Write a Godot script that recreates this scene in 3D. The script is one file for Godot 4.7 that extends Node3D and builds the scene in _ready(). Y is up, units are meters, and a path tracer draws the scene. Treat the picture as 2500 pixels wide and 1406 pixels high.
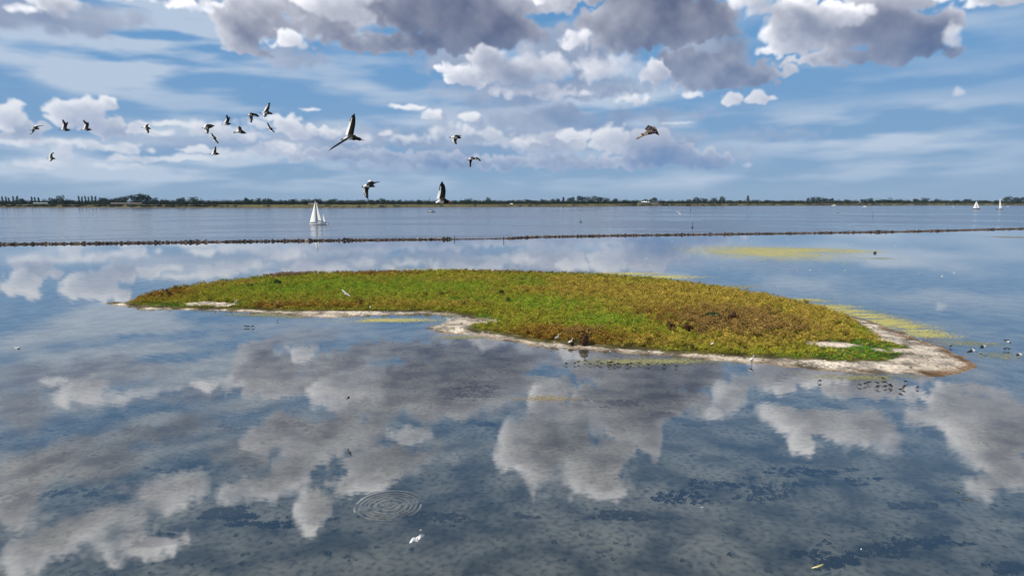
extends Node3D
# A shallow lagoon with a grassy islet, seen from a tower: birds, a rubble breakwater, yachts and a far wooded shore.
# x is to the east, -z is the way the camera looks; all numbers are metres or degrees.

const EYE_HEIGHT := 15.0
const CLOUDS := [
	[-36.47, 5.66, 1.39, 1.22, 1.10, -0.20, 0.00],
	[-35.48, 4.93, 1.34, 0.76, 1.20, 0.90, 0.00],
	[-36.08, 4.41, 1.36, 0.49, 1.00, 0.80, 0.00],
	[-33.88, 6.39, 0.90, 0.49, 0.70, 0.00, 0.00],
	[-32.80, 6.58, 1.27, 0.66, 1.00, -0.40, 0.00],
	[-31.41, 6.74, 1.15, 0.73, 1.00, -0.50, 0.00],
	[-30.32, 6.87, 0.71, 0.68, 0.90, 0.00, 0.00],
	[-31.89, 5.75, 2.14, 0.90, 1.20, 0.00, 0.00],
	[-30.69, 5.20, 1.49, 0.80, 1.30, 0.90, 0.00],
	[-29.69, 4.97, 0.62, 0.58, 0.90, 0.80, 0.00],
	[-35.67, 3.94, 1.61, 0.33, 0.60, 0.00, 0.00],
	[-34.05, 4.10, 1.43, 0.28, 0.50, 0.00, 0.00],
	[-33.39, 3.38, 0.82, 0.62, 0.60, 0.00, 0.00],
	[-31.77, 4.01, 1.51, 0.37, 0.60, 0.00, 0.00],
	[-28.48, 5.43, 0.96, 0.47, 0.70, 0.00, 0.00],
	[-27.66, 5.06, 1.63, 0.35, 0.70, 0.00, 0.00],
	[-29.89, 3.80, 1.84, 0.47, 0.55, 0.00, 0.00],
	[-28.90, 3.07, 2.43, 0.41, 0.50, 0.00, 0.00],
	[-34.16, 2.57, 2.92, 0.39, 0.40, 0.00, 0.00],
	[-30.74, 2.52, 2.88, 0.35, 0.35, 0.00, 0.00],
	[-25.35, 5.73, 1.70, 0.48, 0.70, 0.00, 0.00],
	[-23.54, 5.36, 1.60, 0.73, 0.80, 0.00, 0.00],
	[-21.51, 5.07, 1.80, 0.68, 0.80, 0.00, 0.00],
	[-20.07, 3.93, 2.46, 0.63, 0.70, 0.00, 0.00],
	[-24.76, 3.86, 1.43, 0.43, 0.60, 0.00, 0.00],
	[-22.61, 3.64, 1.48, 0.62, 0.60, 0.00, 0.00],
	[-25.91, 3.25, 2.55, 0.36, 0.50, 0.00, 0.00],
	[-26.86, 5.75, 1.10, 0.30, 0.50, 0.00, 0.00],
	[-18.24, 6.06, 1.12, 0.81, 0.95, -0.60, 0.00],
	[-16.93, 5.47, 1.74, 0.70, 0.90, -0.40, 0.00],
	[-15.04, 5.52, 1.35, 0.58, 0.80, 0.00, 0.00],
	[-19.65, 6.53, 0.91, 0.31, 0.60, 0.00, 0.00],
	[-19.20, 4.45, 1.85, 0.38, 0.50, 0.00, 0.00],
	[-20.58, 6.03, 1.51, 0.43, 0.60, 0.00, 0.00],
	[-16.33, 7.28, 0.82, 0.16, 0.60, 0.00, 0.00],
	[-8.45, 7.64, 1.54, 0.26, 0.70, -0.50, 0.00],
	[-6.52, 7.05, 1.08, 0.52, 0.80, -0.40, 0.00],
	[-3.75, 6.92, 1.02, 0.52, 0.80, -0.40, 0.00],
	[-5.46, 5.69, 2.38, 0.72, 0.80, 0.00, 0.00],
	[-10.55, 5.55, 0.93, 0.39, 0.75, 0.00, 0.00],
	[-8.50, 5.06, 2.02, 0.53, 0.70, 0.00, 0.00],
	[-2.05, 5.61, 2.05, 0.60, 0.70, 0.00, 0.00],
	[0.00, 4.78, 2.74, 0.67, 0.70, 0.00, 0.00],
	[-12.80, 4.99, 1.97, 0.52, 0.50, 0.00, 0.00],
	[-14.45, 3.72, 5.93, 0.78, 1.50, 0.90, 0.00],
	[-8.53, 3.47, 5.78, 0.80, 1.50, 0.90, 0.00],
	[-4.12, 3.09, 5.84, 0.67, 1.40, 0.90, 0.00],
	[2.74, 4.71, 3.74, 1.00, 0.90, 0.50, 0.00],
	[1.38, 3.27, 5.47, 0.74, 1.20, 0.90, 0.00],
	[8.16, 5.46, 1.74, 1.11, 1.10, -0.50, 0.00],
	[7.50, 4.74, 1.34, 0.66, 0.70, 0.00, 0.00],
	[10.84, 4.70, 2.94, 1.31, 1.20, 0.60, 0.00],
	[13.16, 3.61, 4.47, 1.05, 1.80, 0.90, 0.00],
	[16.07, 3.14, 2.82, 0.84, 1.60, 0.90, 0.00],
	[9.21, 3.13, 4.30, 0.73, 1.50, 0.90, 0.00],
	[5.12, 5.43, 1.69, 0.59, 0.60, 0.00, 0.00],
	[4.71, 11.54, 5.63, 2.45, 0.75, 0.05, 1.00],
	[0.68, 8.88, 7.75, 1.47, 0.60, 0.35, 1.00],
	[-4.38, 11.24, 4.04, 1.55, 0.60, 0.10, 1.00],
	[7.75, 9.12, 4.60, 1.26, 0.55, 0.30, 1.00],
	[14.82, 11.81, 3.40, 1.49, 0.70, 0.10, 1.00],
	[-17.94, 11.03, 3.74, 1.19, 0.50, 0.00, 1.00],
	[25.36, 12.74, 3.20, 1.65, 0.90, 0.45, 0.00],
	[11.76, 6.95, 5.12, 0.96, 0.40, 0.40, 1.00],
	[20.62, 5.10, 5.20, 0.93, 0.35, 0.40, 1.00],
	[-11.81, 5.17, 6.69, 1.49, 0.50, 0.50, 1.00],
	[-4.10, 4.94, 7.18, 1.85, 0.55, 0.55, 1.00],
	[4.43, 6.09, 6.70, 1.83, 0.55, 0.55, 1.00],
	[11.82, 4.84, 6.07, 1.69, 0.60, 0.60, 1.00],
	[0.00, 7.10, 7.46, 1.30, 0.45, 0.40, 1.00],
	[-18.21, 4.54, 6.39, 1.45, 0.45, 0.40, 1.00],
	[-26.40, 4.43, 5.75, 1.19, 0.40, 0.30, 1.00],
	[6.85, 3.08, 7.95, 0.74, 0.60, 0.80, 1.00],
	[-8.54, 2.73, 8.89, 0.60, 0.50, 0.70, 1.00],
	[18.24, 3.75, 2.74, 0.76, 0.40, 0.50, 1.00],
	[9.76, 8.28, 1.58, 0.64, 0.95, -0.70, 0.00],
	[11.68, 10.17, 1.29, 1.30, 1.40, -1.00, 0.00],
	[14.36, 8.45, 0.95, 0.38, 0.60, 0.00, 0.00],
	[17.61, 8.01, 0.98, 0.52, 0.80, -0.50, 0.00],
	[19.65, 7.98, 1.02, 0.55, 0.85, -0.50, 0.00],
	[20.49, 7.88, 0.59, 0.24, 0.50, 0.00, 0.00],
	[32.86, 7.45, 0.48, 0.49, 0.80, -0.50, 0.00],
	[13.57, 6.29, 1.41, 0.13, 0.50, 0.00, 0.00],
	[4.57, 8.76, 1.01, 0.29, 0.50, 0.00, 0.00],
	[6.09, 8.80, 0.80, 0.32, 0.60, 0.00, 0.00],
	[3.05, 8.52, 1.15, 0.58, 0.70, 0.00, 0.00],
	[0.00, 8.88, 2.38, 0.58, 0.50, 0.00, 0.00],
	[-9.13, 14.32, 3.62, 1.18, 1.00, 0.50, 0.00],
	[-2.68, 14.48, 4.02, 1.19, 1.10, 0.60, 0.00],
	[-4.35, 14.00, 3.01, 0.90, 0.90, 0.60, 0.00],
	[22.77, 11.71, 2.25, 1.03, 1.10, -0.50, 0.00],
	[24.78, 13.35, 2.43, 1.10, 1.10, -0.40, 0.00],
	[20.41, 12.76, 1.05, 1.15, 0.90, -0.90, 0.00],
	[27.51, 12.51, 2.32, 1.36, 1.10, 0.50, 0.00],
	[-12.52, 14.31, 1.93, 0.88, 0.90, -0.70, 0.00],
	[-15.95, 14.68, 2.50, 1.03, 0.90, 0.40, 0.00],
	[0.34, 10.16, 2.03, 0.95, 0.90, -0.40, 0.00],
	[-2.36, 11.73, 1.68, 0.81, 0.80, -0.80, 0.00],
	[-19.05, 13.30, 1.82, 1.15, 0.80, 0.40, 0.00],
	[-20.55, 12.90, 1.48, 1.43, 0.90, 0.90, 0.00],
	[-22.12, 13.33, 1.33, 1.68, 1.20, 0.70, 0.00],
	[-21.17, 12.13, 1.54, 1.15, 1.20, 0.85, 0.00],
	[-19.74, 11.15, 1.20, 0.41, 1.00, 0.90, 0.00],
	[-19.58, 14.68, 3.63, 1.12, 1.10, 0.50, 0.00],
	[-24.46, 14.07, 1.97, 0.60, 0.50, 0.00, 0.00],
	[-25.54, 14.22, 1.37, 0.54, 0.50, 0.00, 0.00],
	[-17.89, 12.22, 1.54, 0.88, 0.70, 0.00, 0.00],
	[-14.76, 13.30, 3.50, 1.23, 1.10, 0.40, 0.00],
	[-10.65, 12.24, 4.94, 0.79, 1.30, 0.80, 0.00],
	[-5.70, 12.61, 6.37, 1.04, 1.40, 0.80, 0.00],
	[0.00, 13.44, 4.02, 1.51, 1.30, 0.60, 0.00],
	[-6.65, 15.29, 7.99, 1.06, 1.30, 0.50, 0.00],
	[-13.13, 15.15, 3.86, 0.87, 0.90, 0.40, 0.00],
	[0.00, 15.54, 5.33, 1.18, 1.20, 0.50, 0.00],
	[-1.52, 10.79, 3.04, 1.69, 1.40, -0.70, 0.00],
	[-3.72, 9.92, 2.03, 0.76, 0.90, -0.50, 0.00],
	[1.35, 11.01, 2.02, 1.50, 1.10, -0.30, 0.00],
	[-5.06, 10.60, 1.68, 0.63, 0.60, 0.00, 0.00],
	[3.38, 10.62, 1.68, 1.38, 0.90, 0.00, 0.00],
	[2.71, 9.20, 2.03, 0.64, 0.70, 0.00, 0.00],
	[5.20, 12.83, 1.46, 0.91, 0.90, -0.60, 0.00],
	[6.68, 13.95, 2.63, 1.49, 1.10, 0.45, 0.00],
	[10.59, 14.41, 4.77, 1.93, 1.50, 0.80, 0.00],
	[12.24, 12.99, 5.33, 1.19, 1.60, 1.00, 0.00],
	[9.01, 12.30, 2.61, 0.91, 1.10, 0.70, 0.00],
	[15.99, 13.81, 2.75, 1.62, 1.30, 0.70, 0.00],
	[10.21, 16.47, 8.12, 1.42, 1.40, 0.50, 0.00],
	[7.73, 10.70, 2.96, 1.37, 0.90, 0.00, 0.00],
	[14.86, 10.44, 4.02, 1.34, 1.20, 0.60, 0.00],
	[18.91, 9.72, 3.55, 1.02, 1.40, 1.00, 0.00],
	[16.78, 9.28, 4.54, 0.73, 1.20, 1.00, 0.00],
	[13.58, 10.96, 1.90, 1.22, 0.90, 0.40, 0.00],
	[17.61, 11.65, 1.82, 1.77, 0.80, 0.40, 0.00],
	[21.70, 13.03, 2.28, 1.86, 1.50, -0.80, 0.00],
	[23.41, 12.93, 2.22, 1.67, 1.20, -0.70, 0.00],
	[20.62, 11.44, 1.17, 0.82, 0.90, 0.00, 0.00],
	[25.95, 11.98, 3.42, 1.72, 1.40, 0.35, 0.00],
	[29.64, 11.32, 2.95, 1.73, 1.50, 0.70, 0.00],
	[27.91, 10.32, 4.77, 0.61, 1.30, 0.70, 0.00],
	[24.10, 10.60, 3.02, 0.52, 1.00, 0.40, 0.00],
	[31.57, 12.03, 1.44, 1.31, 1.00, 0.60, 0.00],
	[32.24, 11.03, 0.72, 1.06, 0.70, -0.60, 0.00],
	[27.69, 13.83, 4.03, 1.07, 1.10, 0.50, 0.00],
	[19.29, 14.42, 1.18, 0.85, 0.70, 0.00, 0.00],
	[34.96, 13.09, 2.60, 0.50, 0.80, 0.00, 0.00],
	[33.30, 14.09, 3.14, 0.75, 0.80, 0.00, 0.00],
	[-32.67, 13.23, 1.93, 0.67, 0.80, 0.00, 0.00],
	[-34.78, 12.57, 1.38, 0.35, 0.45, 0.00, 0.00],
	[-30.19, 14.30, 3.08, 0.62, 0.70, 0.00, 0.00],
	[-33.37, 13.55, 1.92, 1.45, 0.90, -0.70, 0.00],
	[-30.69, 12.44, 3.56, 1.50, 0.70, 0.40, 1.00],
	[-35.97, 12.16, 3.68, 1.69, 0.70, 0.00, 1.00],
	[-37.30, 14.19, 2.60, 1.65, 0.70, 0.00, 1.00],
	[-27.40, 17.28, 4.14, 1.51, 0.60, 0.00, 1.00],
	[-25.20, 14.79, 3.63, 1.25, 0.50, 0.00, 1.00],
	[-14.08, 15.48, 3.77, 1.67, 0.90, -0.40, 0.00],
	[-9.61, 15.89, 6.74, 3.05, 1.20, 0.70, 0.00],
	[-4.66, 15.88, 5.38, 2.74, 1.20, 0.70, 0.00],
	[-8.99, 19.42, 2.13, 0.93, 0.90, 0.00, 0.00],
	[-17.22, 18.83, 6.48, 2.26, 1.10, 0.60, 0.00],
	[-21.78, 19.28, 3.86, 1.88, 1.00, 0.50, 1.00],
	[-10.45, 21.63, 5.36, 1.95, 1.10, 0.60, 0.00],
	[-18.64, 20.97, 1.99, 1.26, 1.00, -0.70, 0.00],
	[-22.57, 22.32, 2.71, 1.27, 1.10, -0.80, 0.00],
	[-17.47, 24.61, 1.55, 2.03, 1.00, -0.90, 0.00],
	[-20.01, 22.30, 2.96, 1.54, 1.00, 0.00, 0.00],
	[-13.30, 23.02, 3.16, 1.14, 0.80, 0.00, 0.00],
	[2.90, 19.62, 4.14, 4.05, 1.60, -0.80, 0.00],
	[5.81, 21.53, 4.46, 3.31, 1.60, -0.80, 0.00],
	[9.08, 23.64, 1.64, 1.28, 1.00, -0.80, 0.00],
	[11.07, 18.32, 3.44, 3.34, 1.40, 0.70, 0.00],
	[7.89, 17.47, 5.57, 2.02, 1.20, 0.40, 0.00],
	[1.83, 22.60, 1.82, 1.64, 0.90, 0.00, 0.00],
	[18.40, 15.64, 1.73, 1.76, 1.00, -0.80, 0.00],
	[21.84, 14.36, 2.01, 0.96, 1.00, -0.80, 0.00],
	[17.16, 17.22, 0.98, 0.65, 0.60, 0.00, 0.00],
	[23.68, 17.17, 2.82, 1.75, 1.10, -0.70, 0.00],
	[27.37, 16.83, 3.32, 1.70, 1.10, 0.20, 0.00],
	[24.23, 18.81, 1.20, 1.23, 0.80, -0.60, 0.00],
	[29.66, 17.24, 2.40, 1.48, 0.90, 0.30, 0.00],
	[33.74, 15.09, 2.42, 2.01, 1.10, -0.50, 0.00],
	[35.84, 16.70, 2.31, 1.67, 1.10, -0.40, 0.00],
	[37.14, 15.05, 2.01, 3.04, 1.20, 0.00, 0.00],
	[36.08, 19.57, 1.32, 1.41, 1.00, -0.90, 0.00],
	[37.36, 17.77, 1.80, 1.62, 1.00, -0.50, 0.00],
	[-37.43, 18.57, 3.62, 2.97, 1.10, 0.40, 0.00],
	[-33.72, 18.25, 4.50, 2.26, 0.90, 0.00, 1.00],
	[-34.09, 22.93, 5.09, 1.90, 0.90, 0.00, 0.00],
	[-30.20, 24.94, 3.43, 1.38, 0.80, 0.00, 0.00],
	[-37.63, 23.61, 2.65, 1.81, 1.00, 0.00, 0.00],
	[-27.95, 21.38, 3.24, 1.76, 0.80, 0.00, 0.00],
]
const VEILS := [
	[25.54, 4.92, 8.48, 1.79, 0.60],
	[31.96, 6.59, 5.94, 0.83, 0.40],
	[26.69, 8.67, 7.53, 0.46, 0.50],
	[8.44, 7.99, 9.64, 1.28, 0.60],
	[30.98, 2.66, 9.07, 0.87, 0.50],
	[16.76, 1.67, 14.30, 0.72, 0.50],
	[-29.74, 2.11, 14.60, 0.88, 0.60],
	[-25.98, 11.42, 9.62, 1.67, 1.00],
	[-33.03, 8.41, 7.72, 1.08, 1.00],
	[-30.49, 10.02, 8.09, 0.82, 0.80],
	[28.26, 4.80, 5.04, 0.41, 0.50],
	[-16.18, 8.85, 13.80, 0.92, 0.45],
	[4.40, 9.02, 6.33, 2.22, 0.75],
	[1.71, 6.44, 8.76, 1.47, 0.55],
	[25.51, 5.52, 9.63, 1.34, 0.50],
	[32.13, 4.05, 6.79, 1.13, 0.35],
	[-32.66, 3.46, 8.75, 1.69, 0.70],
	[-19.80, 3.24, 12.28, 1.89, 0.65],
	[-5.80, 5.42, 11.26, 1.97, 0.60],
	[-22.38, 5.35, 9.28, 1.53, 0.50],
	[7.82, 5.40, 8.49, 1.96, 0.40],
	[-14.12, 13.63, 8.44, 2.04, 0.60],
	[-10.24, 1.72, 30.11, 1.00, 0.35],
	[-30.28, 12.98, 6.91, 1.05, 0.50],
	[-32.05, 13.01, 9.29, 3.25, 0.60],
	[-29.70, 17.82, 9.84, 3.26, 0.50],
	[-19.04, 15.43, 8.73, 2.61, 0.50],
	[28.08, 14.44, 6.78, 1.83, 0.40],
	[33.32, 12.83, 6.88, 1.74, 0.40],
]
const ISLET := [Vector2(-60.2, -98.9), Vector2(-59.8, -100.6), Vector2(-58.2, -99.3), Vector2(-58.9, -106.3), Vector2(-58.1, -113.9), Vector2(-55.6, -120.7), Vector2(-51.2, -128.3), Vector2(-47.6, -136.2), Vector2(-41.6, -138.6), Vector2(-30.1, -140.2), Vector2(-21.7, -141.8), Vector2(-11.4, -143.5), Vector2(0.0, -141.8), Vector2(12.7, -137.8), Vector2(20.6, -134.0), Vector2(27.6, -128.3), Vector2(33.4, -120.7), Vector2(38.0, -112.3), Vector2(41.7, -104.0), Vector2(44.1, -95.4), Vector2(44.7, -89.3), Vector2(45.3, -83.1), Vector2(45.0, -76.5), Vector2(44.4, -71.4), Vector2(44.8, -67.3), Vector2(43.8, -63.2), Vector2(42.8, -59.7), Vector2(39.4, -57.3), Vector2(37.5, -56.5), Vector2(34.0, -57.3), Vector2(30.6, -57.6), Vector2(27.5, -58.6), Vector2(24.5, -60.3), Vector2(22.5, -61.1), Vector2(19.8, -62.2), Vector2(16.0, -64.1), Vector2(10.2, -65.8), Vector2(6.3, -67.5), Vector2(4.2, -67.7), Vector2(2.1, -68.7), Vector2(0.0, -71.0), Vector2(-3.2, -73.2), Vector2(-5.6, -74.8), Vector2(-8.0, -75.5), Vector2(-10.6, -79.3), Vector2(-9.4, -80.3), Vector2(-8.0, -83.4), Vector2(-6.5, -86.4), Vector2(-7.3, -88.0), Vector2(-11.0, -88.7), Vector2(-16.3, -88.0), Vector2(-19.8, -86.8), Vector2(-23.8, -85.5), Vector2(-27.3, -86.4), Vector2(-33.8, -89.7), Vector2(-41.4, -91.7), Vector2(-48.5, -92.4), Vector2(-51.9, -92.4), Vector2(-55.4, -95.0), Vector2(-58.5, -96.9)]
const GRASS_EDGE := [Vector2(-58.4, -98.9), Vector2(-57.5, -98.1), Vector2(-58.2, -105.0), Vector2(-57.4, -112.4), Vector2(-54.9, -119.1), Vector2(-50.5, -126.6), Vector2(-47.0, -134.4), Vector2(-41.1, -136.7), Vector2(-29.7, -138.3), Vector2(-21.4, -139.9), Vector2(-11.3, -141.5), Vector2(0.0, -139.9), Vector2(12.5, -135.9), Vector2(20.3, -132.2), Vector2(27.2, -126.6), Vector2(32.9, -119.1), Vector2(37.5, -110.9), Vector2(41.1, -102.8), Vector2(43.6, -94.2), Vector2(44.2, -88.3), Vector2(43.3, -83.3), Vector2(42.1, -78.4), Vector2(40.6, -73.5), Vector2(40.2, -69.6), Vector2(40.8, -66.6), Vector2(37.8, -65.0), Vector2(37.8, -63.2), Vector2(34.9, -61.2), Vector2(30.9, -61.2), Vector2(27.3, -61.7), Vector2(23.8, -62.7), Vector2(19.9, -63.9), Vector2(14.3, -65.9), Vector2(9.6, -67.4), Vector2(6.4, -68.8), Vector2(3.9, -69.6), Vector2(1.8, -70.8), Vector2(-1.4, -74.0), Vector2(-3.8, -75.6), Vector2(-6.3, -77.6), Vector2(-5.7, -80.5), Vector2(-5.2, -83.9), Vector2(-6.2, -87.0), Vector2(-8.8, -89.3), Vector2(-13.9, -90.0), Vector2(-19.4, -89.6), Vector2(-26.0, -89.6), Vector2(-30.6, -90.0), Vector2(-35.5, -91.4), Vector2(-40.4, -92.1), Vector2(-47.7, -93.1), Vector2(-52.9, -94.2), Vector2(-56.0, -96.1)]
# middle x, z, radius x, z, kind, strength
const ZONES := [
	[-17.67, -114.94, 16.96, 12.14, 0, 1],
	[-37.46, -114.94, 13.43, 11.02, 0, 1],
	[3.04, -123.74, 4.56, 8.89, 1, 1],
	[-7.96, -99.32, 4.29, 3.28, 1, 0.8],
	[5.95, -96.53, 9.53, 8.59, 0, 0.9],
	[11.63, -81.71, 7.08, 5.05, 0, 0.9],
	[15.37, -80.06, 3.47, 2.15, 1, 0.7],
	[35.44, -66.21, 4.53, 4.85, 1, 2.2],
	[-3.6, -83.13, 2.57, 4.64, 1, 1.5],
	[-48.85, -95.38, 8.24, 1.52, 1, 1.2],
	[-40.61, -95.38, 5.3, 1.89, 1, 0.8],
	[29.31, -62.69, 5.86, 1, 1, 1.4],
	[39.98, -77.71, 2.89, 3.56, 0, 0.8],
	[-45.96, -136.24, 5.01, 5.35, 5, 1.6],
	[-28.57, -137.01, 9.24, 5.41, 2, 1.3],
	[-55.18, -105.4, 5.19, 6.47, 2, 1.5],
	[-49.93, -117.73, 8.68, 4.59, 3, 0.7],
	[-30.13, -93.89, 11.59, 1.84, 2, 1.3],
	[-14.49, -93.89, 9.27, 1.84, 3, 0.7],
	[3.66, -73.62, 5.94, 3.66, 2, 1.4],
	[8.72, -70.14, 6.97, 2.08, 2, 1.2],
	[30.37, -98.51, 15.79, 16.56, 3, 1.4],
	[20.47, -107.28, 13.21, 9.61, 3, 0.9],
	[10.13, -109.72, 9.45, 4.99, 3, 0.8],
	[27.82, -81.71, 8.09, 10.22, 4, 1.6],
	[20.93, -84.6, 5.76, 7.24, 2, 1.1],
	[35.41, -81.71, 6.07, 7.33, 3, 1.2],
	[28.17, -69.73, 8.67, 2.88, 3, 1.1],
	[15.81, -68.71, 6.41, 1.6, 3, 1],
	[4.27, -139.37, 18.8, 3.99, 2, 0.8],
	[40.79, -101.84, 10.04, 5.18, 3, 1],
	[-11.4, -123.74, 9.12, 5.06, 3, 0.5],
	[11.4, -123.74, 9.12, 6.33, 3, 0.6],
	[13.75, -117.73, 5.79, 4.59, 3, 0.7],
	[7.7, -72.94, 2.72, 2.24, 4, 1.2],
]
const SAND_PATCHES := [
	[-44.66, -96.53, 2.86, 1.94],
	[-41.49, -95.38, 1.77, 1.52],
	[-3.97, -82.27, 2.34, 2.27],
	[-6.46, -79, 1.47, 2.1],
	[33.05, -68.12, 2.63, 1.57],
	[39.12, -64.4, 1.85, 2.11],
	[36.69, -65.48, 0.65, 0.91],
	[40.23, -70.77, 1.06, 1.06],
]
# x, z, height, width, colour, label
const SHRUBS := [
	[-21.39, -94.22, 1.19, 1.19, 2, "dark rush tussock on the front edge of the grass beside a standing gull"],
	[-20.2, -92.74, 0.7, 0.59, 2, "small dark tussock just right of the rush tussock beside the standing gull"],
	[-13.49, -103.3, 0.9, 1.03, 2, "brownish grass tussock in the green middle of the islet"],
	[-11.16, -104.21, 0.77, 1.55, 2, "wide low brown tussock above the bright green strip of the islet"],
	[-1.67, -104.21, 1.16, 1.28, 0, "dark green tussock in the middle of the islet, upper of two"],
	[-0.54, -97.33, 0.96, 1.08, 0, "dark green tussock in the middle of the islet, lower of two"],
	[-0.5, -135.03, 0.83, 0.83, 1, "tiny dark bush on the rear skyline of the islet"],
	[-16.51, -94.6, 0.71, 0.59, 2, "narrow brown tussock near the front edge left of the inlet"],
	[-52.22, -101.52, 1.12, 0.98, 2, "dark brown bush on the left arm of the islet, rightmost of its four"],
	[-54.35, -104.21, 1.16, 0.87, 0, "dark bush on the left arm of the islet, third of its four"],
	[-53.54, -101.52, 0.85, 0.56, 1, "small reddish bush on the left arm of the islet, second of its four"],
	[-55.46, -101.96, 0.93, 0.64, 1, "reddish brown bush on the left arm of the islet, leftmost of its four"],
	[-41.43, -117.66, 1.07, 1.38, 0, "dark green bush below the purple patch at the rear left of the islet"],
	[-44.54, -113.17, 0.9, 1.05, 0, "dark green tuft on the green left slope of the islet"],
	[7.52, -68.74, 1.29, 1.55, 1, "large maroon bush by the front shore behind the white heron"],
	[6.19, -68.74, 0.6, 0.6, 1, "small maroon bush left of the large maroon bush"],
	[18.07, -66, 0.85, 0.68, 2, "dark brown tussock at the front shore left of the standing egret"],
	[24.62, -81.19, 1.37, 3.15, 0, "wide dark green shrub in the golden right half of the islet"],
	[26.62, -80.08, 1.46, 1.15, 1, "dark brown shrub just right of the wide dark green shrub"],
	[18.14, -75.42, 1.06, 1.06, 1, "dark brown weed clump left of the seed head thicket"],
	[19.9, -74.46, 1.05, 1.15, 1, "dark brown weed clump in the seed head thicket, left one"],
	[21.12, -73.06, 1.04, 1.23, 1, "dark brown weed clump in the seed head thicket, right one"],
	[13.71, -74.46, 0.66, 1.22, 2, "brown thistle clump at the lower edge of the green patch"],
	[26.75, -95.75, 0.74, 1.35, 1, "rusty weed clump high on the right slope of the islet"],
	[39.36, -80.08, 0.66, 0.66, 0, "dark tussock near the right end of the grass, left of a pair"],
	[40.32, -79.8, 0.66, 0.77, 0, "dark tussock near the right end of the grass, right of a pair"],
	[23.23, -65.62, 0.61, 0.61, 2, "brown tussock at the front shore, right of a pair near the spoonbill"],
	[21.71, -65.07, 0.51, 0.51, 2, "brown tussock at the front shore, left of a pair near the spoonbill"],
]
const SEAWEED := [
	[-2.54, -54.01, 2.03, 0.88, "dark seaweed patch in the grey lagoon, upper of a torn pair"],
	[-2.77, -51.96, 2.44, 0.81, "dark seaweed patch in the grey lagoon, lower of a torn pair"],
	[7.26, -50.28, 2.53, 0.98, "dark seaweed beside the sandy shoal in front of the waders"],
	[11.04, -47.39, 0.66, 0.49, "small black seaweed patch alone right of the sandy shoal"],
	[-1.42, -44.9, 0.74, 0.53, "small dark seaweed patch left of the bright cloud reflection"],
	[12.82, -45.16, 0.74, 0.44, "thin dark seaweed patch near the middle of the lagoon"],
	[9.67, -33.59, 3.22, 0.71, "left end of the long purple seaweed bed"],
	[12.88, -34.79, 2.89, 1.08, "thick middle of the long purple seaweed bed"],
	[17.11, -36.3, 2.78, 1.05, "right end of the long purple seaweed bed"],
	[13.11, -27.35, 1.42, 0.55, "left tail of the dark seaweed bed by the floating reed stalk"],
	[15.83, -28.16, 1.82, 0.65, "middle of the dark seaweed bed by the floating reed stalk"],
	[19, -29.17, 1.69, 0.62, "ragged right head of the dark seaweed bed near the lower right corner"],
	[21.04, -26.58, 1.03, 0.46, "dark seaweed at the right edge of the picture"],
	[19.72, -25.7, 1.17, 0.24, "dim seaweed in the lower right corner"],
	[-3.22, -31.36, 3.42, 0.4, "thin dark seaweed streak right of the ripple rings"],
	[-16.08, -28.98, 0.86, 0.54, "dark blue seaweed patch at the lower left"],
	[-9.15, -35.9, 2.06, 0.52, "long thin seaweed streak above the ripple rings"],
	[-17.12, -44.46, 2.53, 1.03, "dark olive seaweed patch left of the lagoon middle"],
	[-18.37, -37.51, 2.62, 0.75, "dim seaweed streak on the left of the lagoon"],
	[-14.03, -31.68, 1.22, 0.72, "dark seaweed above the gull at the lower left"],
	[6.28, -31.54, 2.23, 0.36, "thin dark seaweed streak below the bright cloud reflection"],
	[20.47, -32.61, 2.09, 0.29, "faint seaweed streak right of the purple bed"],
	[-25.39, -33.34, 1.92, 1.1, "dim brown seaweed at the left edge of the picture"],
	[-20.2, -34.36, 1.98, 0.74, "dim brown seaweed on the left below the grey reflection"],
	[-10.89, -30.8, 2.38, 0.43, "dark seaweed streak left of the ripple rings"],
]
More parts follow.
